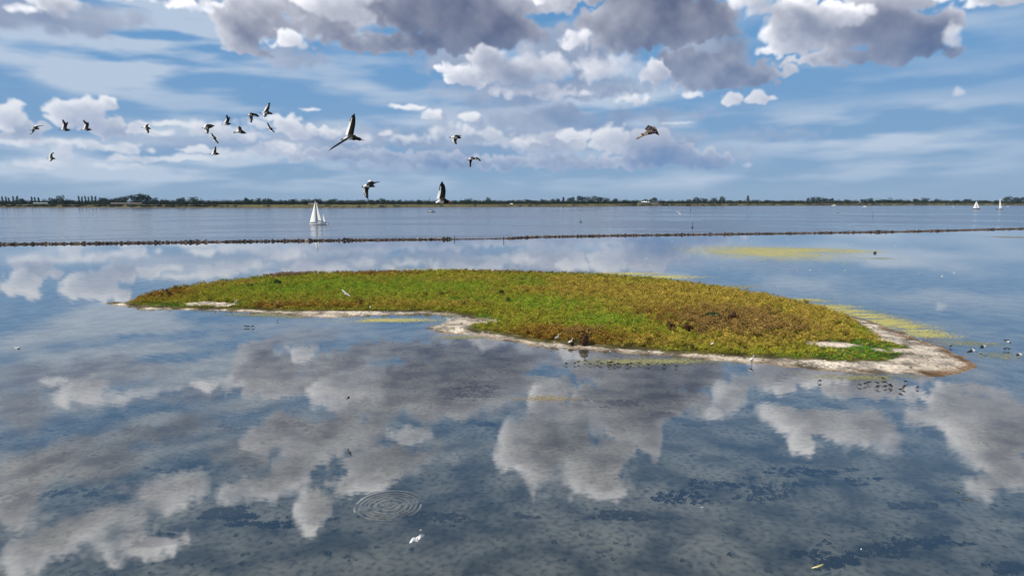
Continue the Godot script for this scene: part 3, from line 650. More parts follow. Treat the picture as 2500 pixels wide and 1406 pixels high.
func sky_part(puffs: Array, az0: float, el0: float, w: int, h: int, ppd: float) -> Image:
	var ox := az0 * ppd
	var oy := -el0 * ppd
	var n1 := field(noise(11, 0.22 / ppd, 4), w, h, ox, oy)
	var n2 := field(noise(12, 0.22 / ppd, 4), w, h, ox, oy)
	var cn := noise(13, 0.62 / ppd, 3, FastNoiseLite.TYPE_CELLULAR)
	cn.cellular_return_type = FastNoiseLite.RETURN_DISTANCE
	var n3 := field(cn, w, h, ox, oy)
	var n5 := field(noise(16, 0.7 / ppd, 3), w, h, ox, oy)
	var n6 := field(noise(17, 0.7 / ppd, 3), w, h, ox, oy)
	var n4 := field(noise(14, 0.09 / ppd, 3), w, h, ox, oy)
	var vn := noise(15, 0.24 / ppd, 5)
	var veil := PackedFloat32Array()
	veil.resize(w * h)
	for q in VEILS:
		var vx: float = (q[0] - az0) * ppd
		var vy: float = (el0 - q[1]) * ppd
		var vrx: float = q[2] * ppd
		var vry: float = q[3] * ppd
		for y in range(clampi(int(vy - vry * 2.0), 0, h), clampi(int(vy + vry * 2.0), 0, h)):
			for x in range(clampi(int(vx - vrx * 2.0), 0, w), clampi(int(vx + vrx * 2.0), 0, w)):
				var k := ((x - vx) / vrx) ** 2 + ((y - vy) / vry) ** 2
				veil[y * w + x] += q[4] * exp(-k * 1.3)
	# three kinds: soft banks far behind, dark slabs, white puffs before them
	var layers := [[], [], []]
	for q in puffs:
		layers[0 if q[6] > 0.5 else 1 if q[5] > 0.3 else 2].append(q)
	var bank := puff_field(layers[0], az0, el0, w, h, ppd, n1, n2, n5, n6, n3, 0.12)
	var slab := puff_field(layers[1], az0, el0, w, h, ppd, n1, n2, n5, n6, n3, 0.26)
	var puff := puff_field(layers[2], az0, el0, w, h, ppd, n1, n2, n5, n6, n3, 0.30)
	var img := PackedFloat32Array()
	img.resize(w * h * 3)
	var near := [[0.2, 0.5], [0.45, 0.6], [0.85, 0.8], [1.4, 1.0], [2.2, 1.0]]
	var wide := [[0.4, 0.5], [0.9, 0.7], [1.7, 0.9], [2.8, 1.1], [4.2, 1.2]]
	for y in h:
		var el := el0 - (y + 0.5) / ppd
		var up := clampf(el / 90.0, 0.0, 1.0)
		var hz := exp(-maxf(el, 0.0) / 3.2)
		var high := clampf((el - 3.0) / 11.0, 0.0, 1.0)
		var t1 := clampf(el / 16.0, 0.0, 1.0)
		var t2 := clampf((el - 12.0) / 32.0, 0.0, 1.0)
		for x in w:
			var i := y * w + x
			var az := az0 + (x + 0.5) / ppd
			var broad := (n4[i] - 127.5) / 127.5
			# clear air
			var cr := lerpf(lerpf(0.235, 0.125, t1), 0.042, t2)
			var cg := lerpf(lerpf(0.385, 0.320, t1), 0.13, t2)
			var cb := lerpf(lerpf(0.59, 0.61, t1), 0.30, t2)
			cr += 0.06 * hz
			cg += 0.035 * hz
			cb += -0.02 * hz
			# thin high veil, drawn out along the wind
			var vv := vn.get_noise_2d((az * 0.30 + el * 0.3) * ppd, (el * 1.9 - az * 0.09) * ppd)
			var va := clampf(vv * 1.8 + 0.22 + broad * 0.55, 0.0, 1.0) * 0.5 * clampf((el + 1.0) / 6.0, 0.25, 1.0)
			va *= 1.0 - 0.72 * clampf((el - 16.0) / 12.0, 0.0, 1.0)
			va *= lerpf(1.0, 0.55, smoothstep(0.0, 24.0, az) * (1.0 - smoothstep(60.0, 110.0, az)))
			va = clampf(va * 0.9 + veil[i] * clampf(0.5 + vv * 1.7, 0.0, 1.0), 0.0, 0.9)
			cr = lerpf(cr, 0.50, va)
			cg = lerpf(cg, 0.60, va)
			cb = lerpf(cb, 0.74, va)
			# clouds, from far to near
			var cloud_boost := 1.0 + 0.35 * clampf((el - 6.0) / 10.0, 0.0, 1.0) + 0.9 * clampf((el - 14.0) / 12.0, 0.0, 1.0)  # added brightness for higher clouds, so the water mirrors them more strongly
			var clear := 1.0 - 0.5 * hz
			var wob := (n1[i] - 127.5) / 127.5
			var bill := 1.0 - n3[i] / 127.5
			if bank[i] > 0.0:
				var alpha := smoothstep(0.0, 0.7, bank[i]) * 0.92 * clear
				var lit := clampf(exp(-march(bank, i, x, y, w, h, ppd, wide) * 0.9) * 0.62 + wob * 0.26 + bill * 0.08, 0.0, 1.0)
				cr = lerpf(cr, lerpf(lerpf(0.15, 0.19, high), 0.52, lit), alpha)
				cg = lerpf(cg, lerpf(lerpf(0.265, 0.24, high), 0.58, lit), alpha)
				cb = lerpf(cb, lerpf(lerpf(0.48, 0.38, high), 0.70, lit), alpha)
			if slab[i] > 0.0:
				var alpha := smoothstep(0.0, clampf(0.75 + broad, 0.4, 1.2), slab[i]) * clear
				var depth := march(slab, i, x, y, w, h, ppd, wide) + slab[i] * 0.35
				var lit := clampf(exp(-depth * 0.85) * 0.68 + wob * 0.11 + bill * 0.06, 0.0, 1.0)
				cr = lerpf(cr, lerpf(lerpf(0.12, 0.118, high), 0.84 * cloud_boost, lit), alpha)
				cg = lerpf(cg, lerpf(lerpf(0.235, 0.15, high), 0.85 * cloud_boost, lit), alpha)
				cb = lerpf(cb, lerpf(lerpf(0.46, 0.255, high), 0.90 * cloud_boost, lit), alpha)
			if puff[i] > 0.0:
				var alpha := smoothstep(0.0, clampf(0.85 + broad * 0.9, 0.45, 1.4) , puff[i]) * clear
				var depth := march(puff, i, x, y, w, h, ppd, near) + 0.25 * march(slab, i, x, y, w, h, ppd, wide)
				var lit := clampf(exp(-depth * 1.15) * 1.25 + wob * 0.14 + bill * 0.14, 0.0, 1.0)
				cr = lerpf(cr, lerpf(lerpf(0.22, 0.20, high), lerpf(0.74, 0.90, high) * cloud_boost, lit), alpha)
				cg = lerpf(cg, lerpf(lerpf(0.32, 0.245, high), lerpf(0.78, 0.90, high) * cloud_boost, lit), alpha)
				cb = lerpf(cb, lerpf(lerpf(0.54, 0.36, high), lerpf(0.85, 0.94, high) * cloud_boost, lit), alpha)
			img[i * 3] = cr
			img[i * 3 + 1] = cg
			img[i * 3 + 2] = cb
	return Image.create_from_data(w, h, false, Image.FORMAT_RGBF, img.to_byte_array())


# how much cloud lies between a point and the sun, which stands up to the left
func march(f: PackedFloat32Array, i: int, x: int, y: int, w: int, h: int, ppd: float, steps: Array) -> float:
	var depth := f[i] * 0.2
	for s in steps:
		var sx := clampi(int(x - s[0] * 0.78 * ppd), 0, w - 1)
		var sy := clampi(int(y - s[0] * 0.62 * ppd), 0, h - 1)
		depth += f[sy * w + sx] * s[1] * 0.34
	return depth


func puff_field(puffs: Array, az0: float, el0: float, w: int, h: int, ppd: float, n1: PackedByteArray, n2: PackedByteArray, n5: PackedByteArray, n6: PackedByteArray, n3: PackedByteArray, bite: float) -> PackedFloat32Array:
	var dens := PackedFloat32Array()
	dens.resize(w * h)
	for q in puffs:
		var ca: float = (q[0] - az0) * ppd
		var ce: float = (el0 - q[1]) * ppd
		var rx: float = maxf(q[2] * ppd, 1.0)
		var ry: float = maxf(q[3] * ppd, 1.0)
		var wt: float = q[4]
		var x1 := clampi(int(ca - rx * 1.7), 0, w)
		var x2 := clampi(int(ca + rx * 1.7) + 1, 0, w)
		var y1 := clampi(int(ce - ry * 1.8), 0, h)
		var y2 := clampi(int(ce + ry * 1.5) + 1, 0, h)
		var small := clampf((1.9 - float(q[3])) / 1.2, 0.0, 1.0)
		for y in range(y1, y2):
			var row := y * w
			for x in range(x1, x2):
				var i := row + x
				var a := lerpf(n1[i] - 127.5, n5[i] - 127.5, small) / 127.5
				var b := lerpf(n2[i] - 127.5, n6[i] - 127.5, small) / 127.5
				var dx := (x - ca) / rx + a * 0.7
				var dy := (y - ce) / ry + b * 0.7
				if dy > 0.0:
					dy *= 1.35
				var v := 1.0 - dx * dx - dy * dy
				if v > 0.0:
					dens[i] += v * wt
	for i in w * h:                       # bitten by billows, so that the rims are cauliflowers
		var d := dens[i]
		if d > 0.0:
			dens[i] = clampf(d + (1.0 - n3[i] / 127.5) * bite * clampf(1.6 - d, 0.5, 1.0) - bite * 0.33, 0.0, 2.6)
	return dens


# ---------------------------------------------------------------- materials

func lin(r: float, g: float, b: float) -> Color:
	return Color(r, g, b).linear_to_srgb()


func paint(r: float, g: float, b: float, rough := 0.6) -> StandardMaterial3D:
	var key := "%.3f %.3f %.3f %.2f" % [r, g, b, rough]
	if not M.has(key):
		var m := StandardMaterial3D.new()
		m.albedo_color = lin(r, g, b)
		m.roughness = rough
		M[key] = m
	return M[key]


func tinted(rough: float, back := 0.0) -> StandardMaterial3D:
	var m := StandardMaterial3D.new()
	m.vertex_color_use_as_albedo = true
	m.roughness = rough
	m.metallic_specular = 0.3
	if back > 0.0:
		m.backlight_enabled = true
		m.backlight = Color(back, back, back)
	return m


func blotches(seed_: int, freq: float, octaves: int, stops: Array, size := 1024) -> NoiseTexture2D:
	var t := NoiseTexture2D.new()
	t.width = size
	t.height = size
	t.seamless = true
	t.noise = noise(seed_, freq, octaves)
	var g := Gradient.new()
	g.offsets = PackedFloat32Array(stops.map(func(s): return s[0]))
	g.colors = PackedColorArray(stops.map(func(s): return Color(s[1], s[1], s[1])))
	t.color_ramp = g
	return t


func ripple_map(size: int, waves: int, seed_: int, kmin: int, kmax: int, spread: float, slope: float) -> ImageTexture:
	# normals of a sum of small waves that fits on a square tile
	var r := RandomNumberGenerator.new()
	r.seed = seed_
	var ws := []
	var norm := 0.0
	for i in waves:
		var k := lerpf(kmin, kmax, pow(r.randf(), 1.6))
		var a := r.randfn(0.0, spread)
		var kx := roundf(k * sin(a))
		var kz := roundf(k * cos(a))
		var s := r.randf_range(0.5, 1.0)
		norm += s * s * 0.5
		ws.append([kx, kz, s, r.randf() * TAU, r.randi_range(1, 3), r.randi_range(-2, 2), r.randf() * TAU])
	norm = slope / sqrt(norm)
	var data := PackedFloat32Array()
	data.resize(size * size * 3)
	var gx := PackedFloat32Array()
	var gz := PackedFloat32Array()
	gx.resize(size * size)
	gz.resize(size * size)
	for w in ws:
		var length := sqrt(w[0] * w[0] + w[1] * w[1])
		var ux: float = w[0] / length * w[2] * norm
		var uz: float = w[1] / length * w[2] * norm
		for y in size:
			var py := TAU * float(w[1]) * y / size + float(w[3])
			var my := TAU * float(w[4]) * y / size + float(w[6])
			var step := TAU * float(w[0]) / size
			var mstep := TAU * float(w[5]) / size
			for x in size:
				var c := cos(py + step * x) * (1.0 + 0.8 * sin(my + mstep * x))
				gx[y * size + x] += c * ux
				gz[y * size + x] += c * uz
	for i in size * size:
		var n := Vector3(-gx[i], -gz[i], 1.0).normalized()
		data[i * 3] = n.x * 0.5 + 0.5
		data[i * 3 + 1] = n.y * 0.5 + 0.5
		data[i * 3 + 2] = n.z * 0.5 + 0.5
	return ImageTexture.create_from_image(Image.create_from_data(size, size, false, Image.FORMAT_RGBF, data.to_byte_array()))


func waves_on(m: StandardMaterial3D, t: Texture2D, tile: float, strength: float) -> void:
	m.normal_enabled = true
	m.normal_texture = t
	m.normal_scale = strength
	m.uv1_triplanar = true
	m.uv1_world_triplanar = true
	m.uv1_scale = Vector3.ONE / tile


func make_materials() -> void:
	var ripples := ripple_map(400, 26, 3, 16, 84, 0.7, 0.05)
	# lagoon: clear shallow water over mud, a little murk in it
	var w := StandardMaterial3D.new()
	w.transparency = BaseMaterial3D.TRANSPARENCY_ALPHA
	w.albedo_color = Color(lin(0.022, 0.030, 0.030), 0.46)
	w.roughness = 0.02
	w.metallic_specular = 0.75
	w.clearcoat_enabled = true
	w.clearcoat = 1.0
	w.clearcoat_roughness = 0.02
	waves_on(w, ripples, 23.0, 0.024)
	M.water = w
	# open water behind the breakwater, ruffled and slick
	for kind in [["sea_slick", 0.6, 61.0, 0.10], ["sea_ruffled", 1.5, 83.0, 0.18]]:
		var s := StandardMaterial3D.new()
		s.albedo_color = lin(0.045, 0.065, 0.10)
		s.roughness = kind[3]
		s.metallic_specular = 0.75
		waves_on(s, ripples, kind[2], kind[1])
		M[kind[0]] = s
	# ground and lagoon bed
	var g := tinted(0.95)
	g.albedo_texture = blotches(31, 0.034, 6, [[0.2, 0.66], [0.4, 0.87], [0.6, 0.95], [0.85, 1.0]])
	g.uv1_triplanar = true
	g.uv1_world_triplanar = true
	g.uv1_scale = Vector3.ONE / 17.0
	g.detail_enabled = true
	g.detail_blend_mode = BaseMaterial3D.BLEND_MODE_MUL
	g.detail_albedo = blotches(32, 0.02, 6, [[0.2, 0.55], [0.5, 0.85], [0.8, 1.0]])
	g.detail_uv_layer = BaseMaterial3D.DETAIL_UV_2
	g.uv2_triplanar = true
	g.uv2_world_triplanar = true
	g.uv2_scale = Vector3.ONE / 71.0
	M.ground = g
	M.leaf = tinted(0.8, 0.6)
	M.far_leaf = tinted(0.9)
	M.feather = tinted(0.75)
	M.stone = tinted(0.92)
	M.weed = tinted(0.9)
	M.land = tinted(0.95)
	M.cloth = paint(0.82, 0.82, 0.80, 0.7)
	M.cloth.backlight_enabled = true
	M.cloth.backlight = Color(0.25, 0.25, 0.25)


# ---------------------------------------------------------------- tools

func numbered(called: String) -> String:
	var n: int = used_names.get(called, 0)
	used_names[called] = n + 1
	return called if n == 0 else "%s_%03d" % [called, n]


func tag(o: Node, label: String, category := "", group := "", kind := "") -> void:
	if label:
		o.set_meta("label", label)
	if category:
		o.set_meta("category", category)
	if group:
		o.set_meta("group", group)
	if kind:
		o.set_meta("kind", kind)


func base(called: String, label: String, category: String, where: Vector3, turn := 0.0, group := "") -> Node3D:
	var o := Node3D.new()
	o.name = numbered(called)
	add_child(o)
	o.position = where
	o.rotation.y = turn
	tag(o, label, category, group)
	return o


func solo(called: String, mesh: Mesh, material: Material, where := Vector3.ZERO, turn := 0.0) -> MeshInstance3D:
	var o := MeshInstance3D.new()
	o.name = numbered(called)
	o.mesh = mesh
	o.material_override = material
	add_child(o)
	o.position = where
	o.rotation.y = turn
	return o


func part(parent: Node3D, called: String, mesh: Mesh, material: Material, where := Vector3.ZERO) -> MeshInstance3D:
	var o := MeshInstance3D.new()
	o.name = called
	o.mesh = mesh
	o.material_override = material
	parent.add_child(o, true)
	o.position = where
	return o


func scatter(called: String, mesh: Mesh, material: Material, places: Array, colors: Array, parent: Node3D = null) -> MultiMeshInstance3D:
	var mm := MultiMesh.new()
	mm.transform_format = MultiMesh.TRANSFORM_3D
	mm.use_colors = true
	mm.mesh = mesh
	mm.instance_count = places.size()
	for i in places.size():
		mm.set_instance_transform(i, places[i])
		mm.set_instance_color(i, colors[i])
	var o := MultiMeshInstance3D.new()
	o.multimesh = mm
	o.material_override = material
	if parent:
		o.name = called
		parent.add_child(o, true)
	else:
		o.name = numbered(called)
		add_child(o)
	o.set_meta("kind", "stuff")
	return o


func begin(smooth := true) -> SurfaceTool:
	var s := SurfaceTool.new()
	s.begin(Mesh.PRIMITIVE_TRIANGLES)
	s.set_smooth_group(0 if smooth else -1)
	s.set_color(Color.WHITE)
	return s


func done(s: SurfaceTool) -> ArrayMesh:
	s.generate_normals()
	return s.commit()


func tri(s: SurfaceTool, a: Vector3, b: Vector3, c: Vector3, col := Color.WHITE) -> void:
	for p in [a, b, c]:
		s.set_color(col)
		s.add_vertex(p)


func quad(s: SurfaceTool, a: Vector3, b: Vector3, c: Vector3, d: Vector3, col := Color.WHITE) -> void:
	tri(s, a, b, c, col)
	tri(s, a, c, d, col)


func box(s: SurfaceTool, mid: Vector3, size: Vector3, col := Color.WHITE, b := Basis.IDENTITY) -> void:
	var h := size * 0.5
	for ax in 3:
		for sg in [-1.0, 1.0]:
			var n := Vector3.ZERO
			n[ax] = sg * h[ax]
			var u := Vector3.ZERO
			u[(ax + 1) % 3] = h[(ax + 1) % 3]
			var v := Vector3.ZERO
			v[(ax + 2) % 3] = h[(ax + 2) % 3]
			if sg > 0:
				var k := u
				u = v
				v = k
			quad(s, mid + b * (n - u - v), mid + b * (n + u - v), mid + b * (n + u + v), mid + b * (n - u + v), col)


# a tube through points with its own radius (across, upright) and colours (above, below) at each
func sweep(s: SurfaceTool, pts: Array, radii: Array, tops: Array, lows: Array, sides := 8) -> void:
	var rings := []
	for i in pts.size():
		var d: Vector3 = (pts[mini(i + 1, pts.size() - 1)] - pts[maxi(i - 1, 0)]).normalized()
		var side := d.cross(Vector3.UP)
		if side.length() < 0.08:
			side = d.cross(Vector3(0, 0, 1))
		side = side.normalized()
		var up := side.cross(d).normalized()
		var ring := []
		for k in sides:
			var a := TAU * k / sides
			ring.append(pts[i] + side * cos(a) * radii[i].x + up * sin(a) * radii[i].y)
		rings.append(ring)
	for i in pts.size() - 1:
		for k in sides:
			var k2 := (k + 1) % sides
			var f0 := smoothstep(-0.5, 0.1, sin(TAU * k / sides))
			var f1 := smoothstep(-0.5, 0.1, sin(TAU * k2 / sides))
			var c00: Color = lows[i].lerp(tops[i], f0)
			var c01: Color = lows[i].lerp(tops[i], f1)
			var c10: Color = lows[i + 1].lerp(tops[i + 1], f0)
			var c11: Color = lows[i + 1].lerp(tops[i + 1], f1)
			for e in [[rings[i][k], c00], [rings[i + 1][k], c10], [rings[i + 1][k2], c11], [rings[i][k], c00], [rings[i + 1][k2], c11], [rings[i][k2], c01]]:
				s.set_color(e[1])
				s.add_vertex(e[0])
	for e in [[0, pts[0]], [pts.size() - 1, pts[pts.size() - 1]]]:
		for k in sides:
			s.set_color(tops[e[0]])
			s.add_vertex(e[1])
			s.set_color(tops[e[0]])
			s.add_vertex(rings[e[0]][k])
			s.set_color(tops[e[0]])
			s.add_vertex(rings[e[0]][(k + 1) % sides])


func stick(s: SurfaceTool, a: Vector3, b: Vector3, r0: float, r1: float, col: Color, sides := 6) -> void:
	sweep(s, [a, b], [Vector2(r0, r0), Vector2(r1, r1)], [col, col], [col, col], sides)


func jitter(k: float) -> Vector3:
	return Vector3(rng.randf_range(-k, k), rng.randf_range(-k, k), rng.randf_range(-k, k))


# leaf-sized faces spread through a lumpy crown that is one high and one wide, standing on y = 0
func crown_mesh(leaves: int, size: float, lumps: Array, shade := 0.25) -> ArrayMesh:
	var s := begin(false)
	for i in leaves:
		var l: Array = lumps[rng.randi() % lumps.size()]
		var d := jitter(1.0)
		while d.length() > 1.0 or d.length() < 0.05:
			d = jitter(1.0)
		d = d.normalized() * pow(d.length(), 0.45)
		var p: Vector3 = l[0] + d * l[1]
		var n := (d + jitter(0.9)).normalized()
		var u := n.cross(jitter(1.0)).normalized() * size * rng.randf_range(0.6, 1.3)
		var v := n.cross(u).normalized() * size * rng.randf_range(0.5, 1.1)
		var g := 1.0 + rng.randf_range(-shade, shade)
		var c := Color(g, g, g)
		tri(s, p - u - v * 0.3, p + v, p + u * 0.8 - v * 0.5, c)
		tri(s, p - u - v * 0.3, p + u * 0.8 - v * 0.5, p - v, c)
	return done(s)


func stone_mesh() -> ArrayMesh:
	var s := begin(false)
	var n := 5
	var pts := []
	for i in n + 1:
		var row := []
		for k in 7:
			var a := TAU * (k + 0.5 * (i % 2)) / 7.0
			var e := PI * (float(i) / n - 0.5)
			var r := rng.randf_range(0.78, 1.12)
			row.append(Vector3(cos(e) * cos(a), sin(e) * 0.78, cos(e) * sin(a)) * r)
		pts.append(row)
	for k in 7:
		pts[0][k] = Vector3(0, -0.75, 0)
		pts[n][k] = Vector3(0.1, 0.72, 0)
	for i in n:
		for k in 7:
			var k2 := (k + 1) % 7
			quad(s, pts[i][k], pts[i + 1][k], pts[i + 1][k2], pts[i][k2])
	return done(s)


# ---------------------------------------------------------------- lagoon bed, islet, water

const SX0 := -76.0
const SZ0 := -172.0
const SNX := 146
const SNZ := 128
var islet_sd := PackedFloat32Array()
var grass_sd := PackedFloat32Array()
var n_shore: FastNoiseLite
var n_bed: FastNoiseLite


func polygon_distance(p: Vector2, poly: Array) -> float:
	var best := 1e9
	var inside := false
	var j := poly.size() - 1
	for i in poly.size():
		var a: Vector2 = poly[i]
		var b: Vector2 = poly[j]
		var e := b - a
		var w := p - a
		var q := w - e * clampf(w.dot(e) / e.length_squared(), 0.0, 1.0)
		best = minf(best, q.length_squared())
		if (a.y > p.y) != (b.y > p.y) and p.x < (b.x - a.x) * (p.y - a.y) / (b.y - a.y) + a.x:
			inside = not inside
		j = i
	return sqrt(best) * (1.0 if inside else -1.0)


func measure() -> void:
	n_shore = noise(41, 0.35, 3)
	n_bed = noise(42, 0.8, 3)
	for iz in SNZ:
		for ix in SNX:
			var p := Vector2(SX0 + ix, SZ0 + iz)
			islet_sd.append(polygon_distance(p, ISLET))
			grass_sd.append(polygon_distance(p, GRASS_EDGE))


func look(f: PackedFloat32Array, x: float, z: float) -> float:
	var u := clampf(x - SX0, 0.0, SNX - 1.001)
	var v := clampf(z - SZ0, 0.0, SNZ - 1.001)
	var i := int(v) * SNX + int(u)
	var fu := u - floorf(u)
	var fv := v - floorf(v)
	return lerpf(lerpf(f[i], f[i + 1], fu), lerpf(f[i + SNX], f[i + SNX + 1], fu), fv)


func shore_at(x: float, z: float) -> float:
	return look(islet_sd, x, z) + n_shore.get_noise_2d(x, z) * 0.8


func height_at(x: float, z: float) -> float:
	var s := shore_at(x, z)
	if s > 0.0:
		return 0.33 * (1.0 - exp(-s / 3.5)) + n_bed.get_noise_2d(x, z) * 0.03 * minf(s, 1.0)
	return -0.45 * (1.0 - exp(s / 4.0)) + n_bed.get_noise_2d(x * 0.7, z * 0.7) * 0.05 * minf(-s, 1.0)


func in_patch(rows: Array, x: float, z: float, wobble: float) -> bool:
	for h in rows:
		if ((x - h[0]) / h[2]) ** 2 + ((z - h[1]) / h[3]) ** 2 + wobble < 1.0:
			return true
	return false


func spread(from: float, to: float, stops: Array) -> PackedFloat32Array:
	# lines of a grid: [until, step] pairs
	var out := PackedFloat32Array([from])
	var x := from
	for s in stops:
		while x < s[0] - 0.01:
			x = minf(x + s[1], s[0])
			out.append(x)
	return out


func build_ground() -> void:
	var xs := spread(-900, 900, [[-120, 60.0], [-64, 4.0], [50, 0.6], [100, 4.0], [900, 60.0]])
	var zs := spread(-700, 30, [[-200, 50.0], [-158, 4.0], [-54, 0.6], [-24, 1.2], [30, 9.0]])
	var v := PackedVector3Array()
	var c := PackedColorArray()
	var nn := PackedVector3Array()
	var idx := PackedInt32Array()
	var tint := noise(43, 0.06, 4)
	var fine := noise(44, 1.3, 2)
	for z in zs:
		for x in xs:
			var h := height_at(x, z)
			v.append(Vector3(x, h, z))
			nn.append(Vector3(height_at(x - 0.3, z) - height_at(x + 0.3, z), 0.6, height_at(x, z - 0.3) - height_at(x, z + 0.3)).normalized())
			var s := shore_at(x, z)
			var g := look(grass_sd, x, z)
			var t := tint.get_noise_2d(x, z)
			var col := Color(0.45, 0.45, 0.37).lerp(Color(0.29, 0.30, 0.25), clampf(0.5 + t, 0, 1))        # mud with a film of algae
			if s > -2.5:
				col = col.lerp(Color(0.46, 0.40, 0.28), clampf((s + 2.5) / 2.5, 0, 1))
			if s > 0.0:
				var sand := Color(0.95, 0.85, 0.71).lerp(Color(0.68, 0.58, 0.46), clampf(0.5 + t * 1.2 + fine.get_noise_2d(x, z) * 0.6, 0, 1))
				var wet := Color(0.36, 0.28, 0.19) if x < 36.0 else Color(0.32, 0.19, 0.10)
				var rim := 0.8 + n_shore.get_noise_2d(x * 1.7, z * 1.7) * 0.7 + (0.9 if x > 36.0 else 0.0)
				col = wet.lerp(sand, smoothstep(rim * 0.5, rim, s))
				if g > 0.0 and not in_patch(SAND_PATCHES, x, z, 0.0):
					col = Color(0.16, 0.14, 0.05)
			c.append(col)
	var w := xs.size()
	for iz in zs.size() - 1:
		for ix in w - 1:
			var a := iz * w + ix
			idx.append_array(PackedInt32Array([a, a + 1, a + w + 1, a, a + w + 1, a + w]))
	var arr := []
	arr.resize(Mesh.ARRAY_MAX)
	arr[Mesh.ARRAY_VERTEX] = v
	arr[Mesh.ARRAY_NORMAL] = nn
	arr[Mesh.ARRAY_COLOR] = c
	arr[Mesh.ARRAY_INDEX] = idx
	var m := ArrayMesh.new()
	m.add_surface_from_arrays(Mesh.PRIMITIVE_TRIANGLES, arr)
	tag(solo("ground", m, M.ground), "sandy islet and muddy bed of the lagoon", "", "", "structure")


func flat_mesh(v: PackedVector3Array, n: PackedVector3Array, idx: PackedInt32Array) -> Array:
	var arr := []
	arr.resize(Mesh.ARRAY_MAX)
	arr[Mesh.ARRAY_VERTEX] = v
	arr[Mesh.ARRAY_NORMAL] = n
	arr[Mesh.ARRAY_INDEX] = idx
	return arr


func wall_z(x: float) -> float:
	var line := WALL_WEST.duplicate()
	line.append_array(WALL_GAP.slice(1, 2))
	line.append_array(WALL_EAST)
	for i in line.size() - 1:
		var a: Vector2 = line[i]
		var b: Vector2 = line[i + 1]
		if x <= b.x:
			return lerpf(a.y, b.y, (x - a.x) / (b.x - a.x))
	return line[line.size() - 1].y


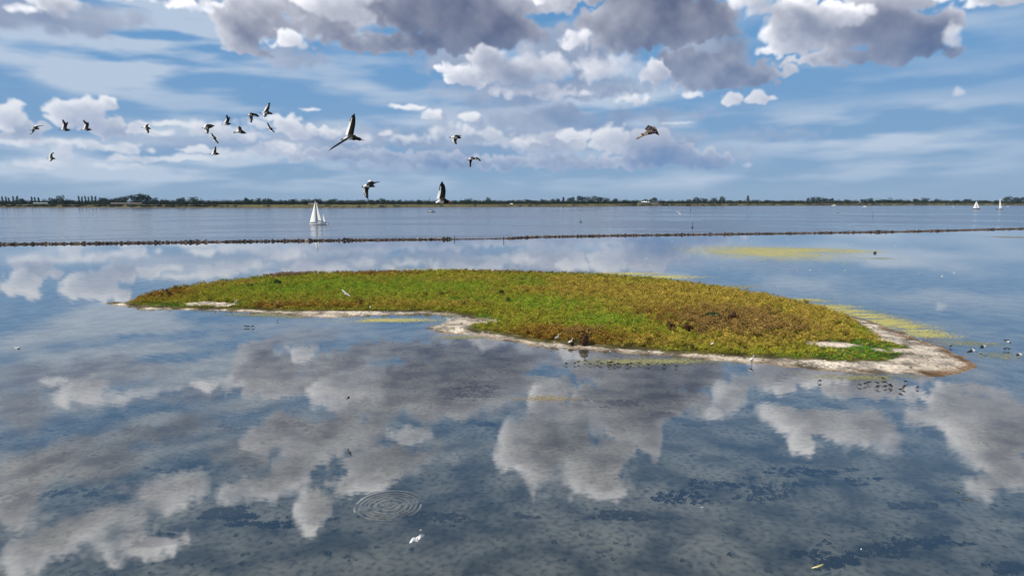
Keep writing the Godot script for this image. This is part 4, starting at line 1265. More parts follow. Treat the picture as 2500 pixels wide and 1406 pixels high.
func build_water() -> void:
	var v := PackedVector3Array()
	var n := PackedVector3Array()
	var idx := PackedInt32Array()
	# rings of a ripple, part of the surface: a disc that the sheet round it fits
	var mid := Vector2(-6.1, -31.7)
	var radius := 2.0
	var seg := 96
	var rings := 44
	for i in rings + 1:
		for k in seg:
			var r := radius * i / rings
			var a := TAU * k / seg
			var amp := 0.015 * smoothstep(0.0, 0.35, r) * (1.0 - smoothstep(1.2, 1.95, r)) * clampf(0.62 + 0.3 * sin(a * 2.0 + 1.0 + r * 1.3) + 0.3 * sin(a * 5.0 + r * 4.0), 0.0, 1.2)
			var ph := TAU * (r / 0.27 + 0.22 * sin(r * 5.0) + 0.06 * sin(a * 3.0 + r * 2.0))
			v.append(Vector3(mid.x + cos(a) * r, amp * sin(ph), mid.y + sin(a) * r))
			var sl := -amp * TAU * (1.0 / 0.27 + 1.1 * cos(r * 5.0)) * cos(ph)
			n.append(Vector3(cos(a) * sl, 1.0, sin(a) * sl).normalized())
	for i in rings:
		for k in seg:
			var a := i * seg + k
			var b := i * seg + (k + 1) % seg
			idx.append_array(PackedInt32Array([a, b + seg, b, a, a + seg, b + seg]))
	var half := 3.0
	var first := v.size()
	for k in seg:
		var a := TAU * k / seg
		var m := maxf(absf(cos(a)), absf(sin(a)))
		v.append(Vector3(mid.x + cos(a) / m * half, 0, mid.y + sin(a) / m * half))
		n.append(Vector3.UP)
	for k in seg:
		var a := rings * seg + k
		var b := rings * seg + (k + 1) % seg
		var c := first + k
		var d := first + (k + 1) % seg
		idx.append_array(PackedInt32Array([a, d, b, a, c, d]))
	var x0 := -900.0
	var x1 := 900.0
	var zn := 30.0
	var zm := -60.0
	var hx0 := mid.x - half
	var hx1 := mid.x + half
	var hz0 := mid.y - half
	var hz1 := mid.y + half
	for q in [[x0, hx0, zm, zn], [hx1, x1, zm, zn], [hx0, hx1, zm, hz0], [hx0, hx1, hz1, zn]]:
		var a := v.size()
		for p in [[q[0], q[2]], [q[1], q[2]], [q[1], q[3]], [q[0], q[3]]]:
			v.append(Vector3(p[0], 0, p[1]))
			n.append(Vector3.UP)
		idx.append_array(PackedInt32Array([a, a + 1, a + 2, a, a + 2, a + 3]))
	var cols := spread(x0, x1, [[-400, 100.0], [400, 10.0], [900, 100.0]])
	for i in cols.size() - 1:
		var a := v.size()
		for p in [[cols[i], wall_z(cols[i])], [cols[i + 1], wall_z(cols[i + 1])], [cols[i + 1], zm], [cols[i], zm]]:
			v.append(Vector3(p[0], 0, p[1]))
			n.append(Vector3.UP)
		idx.append_array(PackedInt32Array([a, a + 1, a + 2, a, a + 2, a + 3]))
	var m := ArrayMesh.new()
	m.add_surface_from_arrays(Mesh.PRIMITIVE_TRIANGLES, flat_mesh(v, n, idx))
	tag(solo("water", m, M.water), "calm clear lagoon water with ripple rings", "", "", "structure")
	# open water: slick and ruffled streaks side by side in one sheet
	var sea := ArrayMesh.new()
	var streak := noise(51, 1.0, 4)
	var vs := [PackedVector3Array(), PackedVector3Array()]
	var ns := [PackedVector3Array(), PackedVector3Array()]
	var ix := [PackedInt32Array(), PackedInt32Array()]
	var rows := [0.0]
	var d := 0.0
	while d < 3400.0:
		d += 2.5 + d * 0.016
		rows.append(d)
	rows[rows.size() - 1] = 3600.0
	var sc := spread(-3600, 3600, [[-900, 90.0], [900, 15.0], [3600, 90.0]])
	for r in rows.size() - 1:
		for i in sc.size() - 1:
			var xm: float = (sc[i] + sc[i + 1]) * 0.5
			var zz: float = wall_z(xm) - (rows[r] + rows[r + 1]) * 0.5
			var dist := sqrt(xm * xm + zz * zz)
			var s := streak.get_noise_2d(xm * 0.0035, log(dist) * 5.0) + 0.25 * clampf(xm / 400.0, -1.0, 1.0)
			var k := 1 if s > 0.02 else 0
			var a: int = vs[k].size()
			for p in [[sc[i], r + 1], [sc[i + 1], r + 1], [sc[i + 1], r], [sc[i], r]]:
				vs[k].append(Vector3(p[0], 0, wall_z(p[0]) - rows[p[1]]))
				ns[k].append(Vector3.UP)
			ix[k].append_array(PackedInt32Array([a, a + 1, a + 2, a, a + 2, a + 3]))
	for k in 2:
		sea.add_surface_from_arrays(Mesh.PRIMITIVE_TRIANGLES, flat_mesh(vs[k], ns[k], ix[k]))
		sea.surface_set_material(k, [M.sea_slick, M.sea_ruffled][k])
	tag(solo("sea", sea, null), "open water with ruffled streaks beyond the breakwater", "", "", "structure")


func build_beds() -> void:
	# seaweed: low clumps of torn fronds on the bed
	var clump := crown_mesh(7, 0.42, [[Vector3(0, 0.25, 0), Vector3(0.95, 0.3, 0.55)]], 0.3)
	for q in SEAWEED:
		var pl := []
		var co := []
		var rx: float = q[2]
		var rz: float = q[3]
		var faint := str(q[4]).contains("dim") or str(q[4]).contains("thin") or str(q[4]).contains("faint") or str(q[4]).contains("olive")
		var ragged := noise(60 + SEAWEED.find(q), 0.30, 4)
		var count := int(clampf(rx * rz * 150.0, 300, 9000))
		for i in count:
			var a := rng.randf() * TAU
			var r := sqrt(rng.randf()) * 1.35
			var x: float = q[0] + cos(a) * r * rx
			var z: float = q[1] + sin(a) * r * rz
			if r * 0.8 + ragged.get_noise_2d(x, z * 2.2) * 1.9 + rng.randf_range(-0.32, 0.32) > 0.62:
				continue
			var k := 0.06 + 0.26 * pow(rng.randf(), 1.8)
			pl.append(Transform3D(Basis(Vector3.UP, rng.randf() * TAU).scaled(Vector3(k, k * 0.28, k)), Vector3(x, height_at(x, z) + 0.01, z)))
			var g := rng.randf_range(0.6, 1.3)
			co.append((Color(0.11, 0.10, 0.085) if faint else Color(0.030, 0.023, 0.026)) * g)
		tag(scatter("seaweed_bed", clump, M.weed, pl, co), q[4], "seaweed")
	# small tufts all over the near bed
	var pl2 := []
	var co2 := []
	var where := noise(71, 0.25, 3)
	for i in 5000:
		var z := -lerpf(22.0, 75.0, pow(rng.randf(), 1.2))
		var x := rng.randf_range(-1.0, 1.0) * (-z) * 0.95
		if where.get_noise_2d(x, z) < -0.05 + rng.randf_range(-0.1, 0.25) or shore_at(x, z) > -1.0:
			continue
		var k := (0.04 + 0.2 * pow(rng.randf(), 2.0))
		pl2.append(Transform3D(Basis(Vector3.UP, rng.randf() * TAU).scaled(Vector3(k, k * 0.5, k)), Vector3(x, height_at(x, z), z)))
		co2.append(Color(0.11, 0.115, 0.09) * rng.randf_range(0.6, 1.4))
	tag(scatter("seabed_tufts", clump, M.weed, pl2, co2), "small dark algae tufts strewn over the shallow lagoon bed", "algae")
	# algae mats just under the surface
	var fleck := begin(false)
	for i in 7:
		var a := TAU * i / 7.0
		var b := TAU * (i + 1) / 7.0
		tri(fleck, Vector3.ZERO, Vector3(cos(a), 0, sin(a)) * (0.75 + 0.4 * fmod(i * 0.618, 1.0)), Vector3(cos(b), 0, sin(b)) * (0.75 + 0.4 * fmod((i + 1) % 7 * 0.618, 1.0)))
	var fm := done(fleck)
	for q in ALGAE:
		var pl := []
		var co := []
		var rx: float = q[2]
		var rz: float = q[3]
		var ragged := noise(90 + ALGAE.find(q), 0.22, 4)
		var size := 0.045 if q[1] > -110.0 else 0.12
		var count := int(clampf(rx * rz * 0.75 * q[4] / (size * size), 80, 20000))
		var sandy := str(q[5]).begins_with("sandy")
		var olive := str(q[5]).contains("olive") or str(q[5]).contains("pale") or str(q[5]).contains("faint")
		for i in count:
			var x: float = q[0] + rng.randfn() * rx * 0.55
			var z: float = q[1] + rng.randfn() * rz * 0.5
			if ragged.get_noise_2d(x * 0.35, z * 1.2) < -0.32 + rng.randf_range(-0.12, 0.12) or shore_at(x, z) > -0.1:
				continue
			var k := rng.randf_range(0.5, 1.4) * size
			pl.append(Transform3D(Basis(Vector3.UP, rng.randf() * TAU).scaled(Vector3(k * 1.7, 1.0, k)), Vector3(x, maxf(0.003 + rng.randf() * 0.012, height_at(x, z) + 0.01), z)))
			var g := rng.randf_range(0.75, 1.2)
			co.append((Color(0.30, 0.24, 0.14) if sandy else Color(0.66, 0.58, 0.19).lerp(Color(0.42, 0.42, 0.15), rng.randf()) if not olive else Color(0.34, 0.32, 0.14).lerp(Color(0.25, 0.26, 0.12), rng.randf())) * g)
		tag(scatter("sand_shoal" if sandy else "algae_mat", fm, M.weed, pl, co), q[5], "shoal" if sandy else "algae")


# ---------------------------------------------------------------- plants of the islet

func tuft_mesh(blades: int, spread_: float, lean: float, width: float) -> ArrayMesh:
	var s := begin(false)
	for i in blades:
		var a := rng.randf() * TAU
		var foot := Vector3(cos(a), 0, sin(a)) * rng.randf() * spread_
		var out := Vector3(cos(a + rng.randf_range(-0.7, 0.7)), 0, sin(a + rng.randf_range(-0.7, 0.7))) * lean * rng.randf_range(0.3, 1.0)
		var h := rng.randf_range(0.6, 1.0)
		var side := Vector3(-sin(a), 0, cos(a)).rotated(Vector3.UP, rng.randf_range(-1, 1)) * width
		var midp := foot + out * 0.35 + Vector3.UP * h * 0.6
		var tip := foot + out + Vector3.UP * h
		var g := rng.randf_range(0.8, 1.2)
		var c := Color(g, g, g)
		tri(s, foot - side, midp - side * 0.8, midp + side * 0.8, c)
		tri(s, foot - side, midp + side * 0.8, foot + side, c)
		tri(s, midp - side * 0.8, tip, midp + side * 0.8, c)
	return done(s)


func seed_head_mesh(stems: int, heads: int) -> ArrayMesh:
	var s := begin(false)
	for i in stems:
		var a := TAU * (i + rng.randf()) / stems
		var foot := Vector3(cos(a), 0, sin(a)) * 0.08
		var tip := Vector3(cos(a) * 0.34, rng.randf_range(0.72, 1.0), sin(a) * 0.34) * rng.randf_range(0.8, 1.0)
		var side := Vector3(-sin(a), 0, cos(a)) * 0.035
		tri(s, foot - side, tip, foot + side, Color(0.42, 0.44, 0.34))
		for k in 4:                                        # leaves up the stem
			var p := foot.lerp(tip, rng.randf_range(0.15, 0.8))
			var o := Vector3(cos(a + rng.randf_range(-2, 2)), rng.randf_range(0.0, 0.6), sin(a + rng.randf_range(-2, 2))) * 0.2
			var q := o.cross(Vector3.UP).normalized() * 0.05
			tri(s, p - q, p + o, p + q, Color(0.5, 0.56, 0.42) * rng.randf_range(0.7, 1.1))
		for k in heads:
			var p := tip + jitter(0.13) * Vector3(1, 0.45, 1)
			var u := jitter(1.0).normalized() * 0.085
			var w := u.cross(jitter(1.0)).normalized() * 0.08
			tri(s, p - u, p + w, p + u, Color(1.8, 1.65, 1.5) * rng.randf_range(0.8, 1.25))
	return done(s)


func build_plants() -> void:
	var grass := tuft_mesh(12, 0.30, 0.45, 0.035)
	var weed := seed_head_mesh(5, 9)
	var cover := crown_mesh(16, 0.22, [[Vector3(0, 0.35, 0), Vector3(0.8, 0.4, 0.8)]], 0.3)
	var cells := {}
	var patch := noise(81, 0.12, 4)
	var fine := noise(82, 0.5, 2)
	var kinds := [Color(0.25, 0.36, 0.03), Color(0.115, 0.275, 0.022), Color(0.34, 0.20, 0.035), Color(0.45, 0.34, 0.06), Color(0.31, 0.20, 0.06), Color(0.30, 0.18, 0.15), Color(0.35, 0.34, 0.035)]
	var gp := []
	var gc := []
	var wp := []
	var wc := []
	var cp := []
	var cc := []
	for i in 230000:
		var x := rng.randf_range(-62.0, 46.0)
		var z := -lerpf(58.0, 152.0, rng.randf())
		var g := look(grass_sd, x, z) + n_shore.get_noise_2d(x * 1.3, z * 1.3) * 0.6
		if g < (0.0 if z < -100.0 else 1.1 if x < 30.0 else 0.2) or shore_at(x, z) < 0.35:
			continue
		if in_patch(SAND_PATCHES, x, z, fine.get_noise_2d(x, z) * 0.9):
			continue
		var key := int(floorf(x)) * 1000 + int(floorf(z))
		if not cells.has(key):
			var ws := [0.10, 0.0, 0.0, 0.10, 0.0, 0.0, 0.42]
			for q in ZONES:
				var r: float = ((floorf(x) + 0.5 - q[0]) / q[2]) ** 2 + ((floorf(z) + 0.5 - q[1]) / q[3]) ** 2
				if r < 4.0:
					ws[int(q[4])] += q[5] * exp(-1.4 * r)
			ws[0] *= 1.0 + patch.get_noise_2d(x, z)
			ws[3] *= 1.0 - patch.get_noise_2d(x + 90.0, z) * 1.2
			ws[2] *= 1.0 + patch.get_noise_2d(x, z + 90.0) * 1.2
			var sum := 0.0
			for k in 7:
				ws[k] = pow(maxf(ws[k], 0.0), 2.0)
				sum += ws[k]
			for k in 7:
				ws[k] /= sum
			cells[key] = ws
		var t := rng.randf()
		var kind := 6
		for k in 7:
			t -= cells[key][k]
			if t < 0.0:
				kind = k
				break
		var y := height_at(x, z) - 0.02
		var shade := rng.randf_range(0.65, 1.35) * (1.0 + 0.5 * fine.get_noise_2d(x * 1.2, z * 1.2))
		var col: Color = kinds[kind] * shade
		var mound := clampf(1.0 + 0.45 * patch.get_noise_2d(x * 3.0, z * 3.0), 0.65, 1.4)
		var turn := Basis(Vector3.UP, rng.randf() * TAU)
		var rear := z < -95.0 and look(grass_sd, x, z - 3.5) < 0.0
		var edge := 1.0 if rear else smoothstep(0.0, 2.5, g)
		if kind == 1 and g < 7.0:
			if rng.randf() < 0.55:
				var k := rng.randf_range(0.22, 0.42)
				cp.append(Transform3D(turn.scaled(Vector3(k, k * rng.randf_range(0.35, 0.8), k)), Vector3(x, y, z)))
				cc.append(col)
			continue
		var seeds := [0.05, 0.0, 0.5, 0.5, 0.9, 0.9, 0.16][kind] as float
		if rear:
			seeds = maxf(seeds, 0.5)
		if rng.randf() < seeds * 0.5:
			var h := rng.randf_range(0.42, 0.85) * lerpf(0.55, 1.0, edge) * (1.25 if kind >= 4 and kind < 6 else 1.0) * mound
			if rear:
				h = rng.randf_range(0.4, 0.75) * (1.0 + 0.5 * maxf(fine.get_noise_2d(x, z), 0.0))
			wp.append(Transform3D(turn.scaled(Vector3(h * 0.9, h, h * 0.9)), Vector3(x, y, z)))
			wc.append(col * (0.72 if rear else 1.0))
		else:
			if rng.randf() < 0.28:
				continue
			var h := rng.randf_range(0.25, 0.52) * lerpf(0.4, 1.0, edge) * mound
			gp.append(Transform3D(turn.scaled(Vector3(0.55, h, 0.55)), Vector3(x, y, z)))
			gc.append(col * (0.55 if kind == 4 else 1.0))
	# cushions of low green plants strewn over the sand rim
	for i in 9000:
		var x := rng.randf_range(-62.0, 46.0)
		var z := -rng.randf_range(58.0, 100.0)
		var g := look(grass_sd, x, z)
		if g > 0.2 or g < -2.6 or shore_at(x, z) < 0.6 or fine.get_noise_2d(x * 0.6, z * 0.6) < 0.05 - g * 0.06:
			continue
		var k := rng.randf_range(0.08, 0.26)
		cp.append(Transform3D(Basis(Vector3.UP, rng.randf() * TAU).scaled(Vector3(k, k * 0.5, k)), Vector3(x, height_at(x, z), z)))
		cc.append(Color(0.085, 0.125, 0.02) * rng.randf_range(0.4, 1.2))
	# wrack, shells and pebbles on the sand
	var dp := []
	var dc := []
	var crumb := stone_mesh()
	for i in 16000:
		var x := rng.randf_range(-62.0, 46.0)
		var z := -rng.randf_range(56.0, 104.0)
		var g := look(grass_sd, x, z)
		var sh := shore_at(x, z)
		if g > 0.6 or sh < 0.05 or sh > 9.0:
			continue
		var line := absf(sh - 1.1 - fine.get_noise_2d(x * 0.3, z * 0.3) * 0.8) < 0.25
		if not line and rng.randf() < 0.55:
			continue
		var k := rng.randf_range(0.02, 0.075)
		dp.append(Transform3D(Basis(Vector3.UP, rng.randf() * TAU).scaled(Vector3(k * 1.8, k * 0.5, k)), Vector3(x, height_at(x, z) + 0.005, z)))
		dc.append(Color(0.78, 0.75, 0.70) if rng.randf() < 0.3 else Color(0.10, 0.075, 0.045) * rng.randf_range(0.5, 1.6))
	tag(scatter("beach_debris", crumb, M.stone, dp, dc), "dark wrack and pale shells strewn over the islet's sandy rim", "debris")
	print("debris %d" % dp.size())
	print("grass %d weeds %d cover %d" % [gp.size(), wp.size(), cp.size()])
	tag(scatter("grass", grass, M.leaf, gp, gc), "green and olive grass covering the islet", "grass")
	tag(scatter("seed_head_weeds", weed, M.leaf, wp, wc), "rusty and golden weeds with seed heads among the grass", "weeds")
	tag(scatter("ground_cover", cover, M.leaf, cp, cc), "low vivid green cushions along the islet's sandy rim", "ground cover")
	# bushes and tussocks that stand out
	var leafy := crown_mesh(260, 0.10, [[Vector3(0, 0.45, 0), Vector3(0.42, 0.42, 0.42)], [Vector3(0.22, 0.6, 0.1), Vector3(0.28, 0.34, 0.3)], [Vector3(-0.25, 0.38, -0.1), Vector3(0.26, 0.36, 0.3)]], 0.35)
	var rush := tuft_mesh(150, 0.30, 0.34, 0.016)
	var tones := [Color(0.05, 0.075, 0.022), Color(0.10, 0.05, 0.026), Color(0.09, 0.07, 0.025), Color(0.12, 0.07, 0.055)]
	for q in SHRUBS:
		var tussock: bool = str(q[5]).contains("tussock")
		var b := base("rush_tussock" if tussock else "bush", q[5], "tussock" if tussock else "bush", Vector3(q[0], height_at(q[0], q[1]) - 0.02, q[1]), rng.randf() * TAU, "tussocks and bushes on the islet")
		var o := part(b, "blades" if tussock else "foliage", rush if tussock else leafy, coloured_leaf(tones[int(q[4])]))
		o.scale = Vector3(q[3], q[2] * 1.05, q[3] * 0.8)
		if not tussock:
			var s := begin()
			for k in 4:
				stick(s, Vector3.ZERO, Vector3(rng.randf_range(-0.25, 0.25) * q[3], q[2] * 0.6, rng.randf_range(-0.2, 0.2) * q[3]), 0.02, 0.008, Color.WHITE, 5)
			part(b, "stems", done(s), paint(0.06, 0.04, 0.03, 0.9))


func coloured_leaf(c: Color) -> StandardMaterial3D:
	var key := "leaf" + str(c)
	if not M.has(key):
		var m := tinted(0.85, 0.2)
		m.albedo_color = c.linear_to_srgb()
		M[key] = m
	return M[key]


# ---------------------------------------------------------------- breakwater, far shore, boats

const NTH := ["first", "second", "third", "fourth", "fifth", "sixth", "seventh", "eighth", "ninth", "tenth", "eleventh", "twelfth", "thirteenth", "fourteenth", "fifteenth", "sixteenth", "seventeenth", "eighteenth", "nineteenth", "twentieth", "twenty-first"]


func along(line: Array, d: float) -> Vector2:
	for i in line.size() - 1:
		var l: float = line[i].distance_to(line[i + 1])
		if d <= l:
			return line[i].lerp(line[i + 1], d / l)
		d -= l
	return line[line.size() - 1]


func length_of(line: Array) -> float:
	var l := 0.0
	for i in line.size() - 1:
		l += line[i].distance_to(line[i + 1])
	return l


func build_breakwater(line: Array, label: String, high: float, boulders: int) -> void:
	var from: Vector2 = line[0]
	var b := base("breakwater", label, "breakwater", Vector3(from.x, 0, from.y))
	var stones := [stone_mesh(), stone_mesh(), stone_mesh(), stone_mesh()]
	var total := length_of(line)
	var tones := [paint(0.045, 0.04, 0.042, 0.9), paint(0.075, 0.062, 0.058, 0.9), paint(0.026, 0.025, 0.03, 0.85), paint(0.12, 0.085, 0.07, 0.9), paint(0.30, 0.27, 0.24, 0.9)]
	var pl := []
	var co := []
	for k in 4:
		pl.append([])
		co.append([])
	var count := int(total * 9.0)
	var uneven := noise(121, 0.06, 4)
	for i in count:
		var p := along(line, total * i / count)
		var across := rng.randf_range(-1.0, 1.0)
		var lump := clampf(1.0 + uneven.get_noise_2d(p.x, p.y) * 0.5, 0.6, 1.35)
		var crest := (1.0 - absf(across) * 0.75) * high * lump
		var r := (0.14 + 0.42 * pow(rng.randf(), 2.0)) * (0.7 + high * 0.5)
		var where := Vector3(p.x - from.x + rng.randf_range(-0.3, 0.3), crest * rng.randf_range(0.25, 0.85) - r * 0.4, p.y - from.y + across * 1.5)
		var k := rng.randi() % 4
		pl[k].append(Transform3D(Basis.from_euler(Vector3(rng.randf() * 6, rng.randf() * 6, rng.randf() * 6)).scaled(Vector3(r * 1.2, r, r * 1.1)), where))
		co[k].append([Color(0.06, 0.05, 0.045), Color(0.095, 0.075, 0.065), Color(0.04, 0.036, 0.036), Color(0.14, 0.10, 0.08)][rng.randi() % 4] * rng.randf_range(0.7, 1.4))
	for k in 4:
		scatter("rubble", stones[k], M.stone, pl[k], co[k], b)
	for i in boulders:
		var p := along(line, total * (i + rng.randf()) / boulders)
		var r := (0.22 + 0.5 * pow(rng.randf(), 1.7)) * (0.6 + high * 0.5)
		var lump := clampf(1.0 + uneven.get_noise_2d(p.x, p.y) * 0.5, 0.6, 1.35)
		var t: Material = tones[4] if rng.randf() < 0.12 else tones[rng.randi() % 4]
		var o := part(b, "boulder", stones[rng.randi() % 4], t, Vector3(p.x - from.x, high * lump * rng.randf_range(0.5, 0.95) - r * 0.4, p.y - from.y + rng.randf_range(-0.6, 0.9)))
		o.rotation = Vector3(rng.randf() * 6, rng.randf() * 6, rng.randf() * 6)
		o.scale = Vector3(r * 1.25, r * 0.95, r * 1.1)


func far_distance(az: float) -> float:
	for i in FAR_SHORE.size() - 1:
		if az <= FAR_SHORE[i + 1][0]:
			return lerpf(FAR_SHORE[i][1], FAR_SHORE[i + 1][1], clampf((az - FAR_SHORE[i][0]) / (FAR_SHORE[i + 1][0] - FAR_SHORE[i][0]), 0, 1))
	return FAR_SHORE[FAR_SHORE.size() - 1][1]


func far_point(az: float, back: float, y: float) -> Vector3:
	var d := far_distance(az) + back
	return Vector3(sin(deg_to_rad(az)) * d, y, -cos(deg_to_rad(az)) * d)


func build_far_land() -> void:
	var v := PackedVector3Array()
	var c := PackedColorArray()
	var idx := PackedInt32Array()
	var prof := [[-20.0, -1.0], [0.0, 0.05], [5.0, 0.7], [6.0, 0.95], [34.0, 6.4], [42.0, 6.8], [60.0, 5.4], [400.0, 5.0], [3000.0, 5.0], [9000.0, 2.0]]
	var n := noise(101, 0.9, 4)
	var cols := 700
	for i in cols + 1:
		var az := lerpf(-62.0, 62.0, float(i) / cols)
		for k in prof.size():
			var wob := n.get_noise_2d(az * 6.0, k * 3.0)
			v.append(far_point(az, prof[k][0] + (wob * 3.0 if k > 1 and k < 6 else 0.0), prof[k][1] + (wob * 0.5 if k > 2 and k < 6 else 0.0)))
			var col := Color(0.095, 0.088, 0.032)
			if k <= 2:
				col = Color(0.12, 0.085, 0.062)
			if k >= 5:
				col = Color(0.07, 0.075, 0.025)
			c.append(col * (1.0 + wob * 0.9))
	var w := prof.size()
	for i in cols:
		for k in w - 1:
			var a := i * w + k
			idx.append_array(PackedInt32Array([a, a + w, a + w + 1, a, a + w + 1, a + 1]))
	var s := SurfaceTool.new()
	s.begin(Mesh.PRIMITIVE_TRIANGLES)
	for i in v.size():
		s.set_color(c[i])
		s.add_vertex(v[i])
	for i in idx:
		s.add_index(i)
	s.generate_normals()
	tag(solo("far_land", s.commit(), M.land), "low far shore with a grassy dike and beach", "", "", "structure")


func tree_parts(leaf_count: int, kind: int) -> Array:
	var lumps := []
	if kind == 1:
		for i in 6:
			lumps.append([Vector3(rng.randf_range(-0.08, 0.08), 0.22 + 0.13 * i, rng.randf_range(-0.08, 0.08)), Vector3(0.34, 0.16, 0.34) * (1.15 - 0.11 * i)])
	else:
		var flat := 0.75 if kind == 2 else 1.0
		lumps.append([Vector3(0, 0.52, 0), Vector3(0.38, 0.36, 0.38)])
		for i in 7:
			var a := TAU * (i + rng.randf() * 0.6) / 7.0
			lumps.append([Vector3(cos(a) * 0.27, rng.randf_range(0.34, 0.74) * flat + 0.04, sin(a) * 0.27), Vector3(0.22, 0.2, 0.22) * rng.randf_range(0.8, 1.2)])
	var crown := crown_mesh(leaf_count, 0.055, lumps, 0.35)
	var s := begin()
	stick(s, Vector3(0, -0.05, 0), Vector3(0.01, 0.5, 0), 0.045, 0.025, Color.WHITE, 6)
	for i in 3:
		var a := TAU * i / 3.0
		stick(s, Vector3(0, 0.25 + 0.08 * i, 0), Vector3(cos(a) * 0.2, 0.55, sin(a) * 0.2), 0.022, 0.01, Color.WHITE, 5)
	return [crown, done(s)]


func build_far_trees() -> void:
	var bark := paint(0.05, 0.04, 0.035, 0.95)
	var leaf := [coloured_leaf(Color(0.027, 0.046, 0.022)), coloured_leaf(Color(0.035, 0.057, 0.030)), coloured_leaf(Color(0.024, 0.041, 0.024))]
	var models := []
	for kind in 3:
		var set_ := []
		for k in 3:
			set_.append(tree_parts(420, kind))
		models.append(set_)
	var words := ["round", "slender", "broad"]
	var spans := [[-1e9, -420.0, "behind the dark left shore"], [-420.0, -60.0, "behind the dike near the ketch"], [-60.0, 420.0, "in the middle of the far shore"], [420.0, 1000.0, "around the tower and the masts"], [1000.0, 1e9, "behind the far shore's right end"]]
	var counts := {}
	for t in TREES:
		var kind := int(t[4])
		var span := ""
		for s in spans:
			if t[0] >= s[0] and t[0] < s[1]:
				span = s[2]
		var key: String = words[kind] + span
		var k: int = counts.get(key, 0)
		counts[key] = k + 1
		var b := base("poplar_tree" if kind == 1 else "tree", "%s dark %s tree from the left %s" % [NTH[k], words[kind], span], "tree", Vector3(t[0], 5.2, t[1]), rng.randf() * TAU, "trees along the far shore")
		var m: Array = models[kind][rng.randi() % 3]
		var crown := part(b, "crown", m[0], leaf[rng.randi() % 3])
		crown.scale = Vector3(t[3] * 1.15, t[2] * 1.06, t[3] * 1.15)
		var trunk := part(b, "trunk", m[1], bark)
		trunk.scale = Vector3(t[3], t[2], t[3])
	# the wood between and behind them, and the scrub along the water
	var pl := []
	var co := []
	for i in 2600:
		var az := rng.randf_range(-52.0, 52.0)
		var p := far_point(az, rng.randf_range(70.0, 420.0), 4.5)
		var h := rng.randf_range(10.0, 17.0)
		var w := rng.randf_range(9.0, 18.0)
		pl.append(Transform3D(Basis(Vector3.UP, rng.randf() * TAU).scaled(Vector3(w, h, w)), p))
		co.append(Color(0.032, 0.049, 0.030) * rng.randf_range(0.7, 1.3))
	tag(scatter("far_woods", models[2][0][0], M.far_leaf, pl, co), "dark mass of far woods along the horizon", "woods")
	pl = []
	co = []
	var n := noise(111, 0.5, 3)
	for i in 3000:
		var az := rng.randf_range(-50.0, 50.0)
		var here := n.get_noise_2d(az * 3.0, 0.0)
		var thick := 1.0 - smoothstep(-24.5, -22.5, az)
		var right := smoothstep(8.0, 11.0, az) * 1.3
		if rng.randf() > thick + right * (0.55 + here) + 0.05:
			continue
		var p := far_point(az, rng.randf_range(10.0, 44.0), 0.6 + 2.0 * rng.randf())
		var h := rng.randf_range(3.5, 7.5) * (1.0 if thick > 0.5 else 0.75)
		var w := rng.randf_range(6.0, 13.0)
		pl.append(Transform3D(Basis(Vector3.UP, rng.randf() * TAU).scaled(Vector3(w, h, w)), p))
		co.append(Color(0.032, 0.041, 0.024) * rng.randf_range(0.6, 1.5))
	tag(scatter("shore_scrub", models[2][1][0], M.far_leaf, pl, co), "dark scrub along the water's edge of the far shore", "scrub")


func hull_mesh(length: float, beam: float, free: float, stripe: Color, side: Color) -> ArrayMesh:
	var s := begin()
	var n := 14
	var rows := []
	for i in n + 1:
		var t := float(i) / n
		var x := (t - 0.5) * length
		var b := beam * 0.5 * pow(sin(PI * clampf(0.16 + t * 0.86, 0, 1)), 0.75) * (1.0 if t < 0.98 else 0.35)
		var sheer := free * (0.86 + 0.5 * pow(absf(t - 0.42) * 1.6, 2.0))
		var rake := 0.10 * length * smoothstep(0.75, 1.0, t)
		rows.append([Vector3(x - rake, -0.45, 0.02), Vector3(x - rake * 0.55, 0.06, b * 0.80), Vector3(x - rake * 0.45, 0.20, b * 0.86), Vector3(x - rake * 0.12, sheer * 0.80, b * 0.98), Vector3(x, sheer, b)])
	for sg in [-1.0, 1.0]:
		for i in n:
			for k in 4:
				var f := func(p: Vector3) -> Vector3: return Vector3(p.x, p.y, p.z * sg)
				quad(s, f.call(rows[i][k]), f.call(rows[i + 1][k]), f.call(rows[i + 1][k + 1]), f.call(rows[i][k + 1]), [Color(0.05, 0.03, 0.03), stripe, side, stripe][k])
	var st: Array = rows[0]                                   # transom
	for k in 4:
		quad(s, st[k], st[k + 1], Vector3(st[k + 1].x, st[k + 1].y, -st[k + 1].z), Vector3(st[k].x, st[k].y, -st[k].z), side)
	return done(s)


func deck_mesh(length: float, beam: float, free: float) -> ArrayMesh:
	var s := begin()
	var n := 14
	var edge := []
	for i in n + 1:
		var t := float(i) / n
		var b := beam * 0.5 * pow(sin(PI * clampf(0.16 + t * 0.86, 0, 1)), 0.75) * (1.0 if t < 0.98 else 0.35) * 0.96
		edge.append(Vector3((t - 0.5) * length, free * (0.86 + 0.5 * pow(absf(t - 0.42) * 1.6, 2.0)) - 0.04, b))
	for i in n:
		var a: Vector3 = edge[i]
		var b: Vector3 = edge[i + 1]
		quad(s, a, b, Vector3(b.x, b.y, -b.z), Vector3(a.x, a.y, -a.z))
	return done(s)


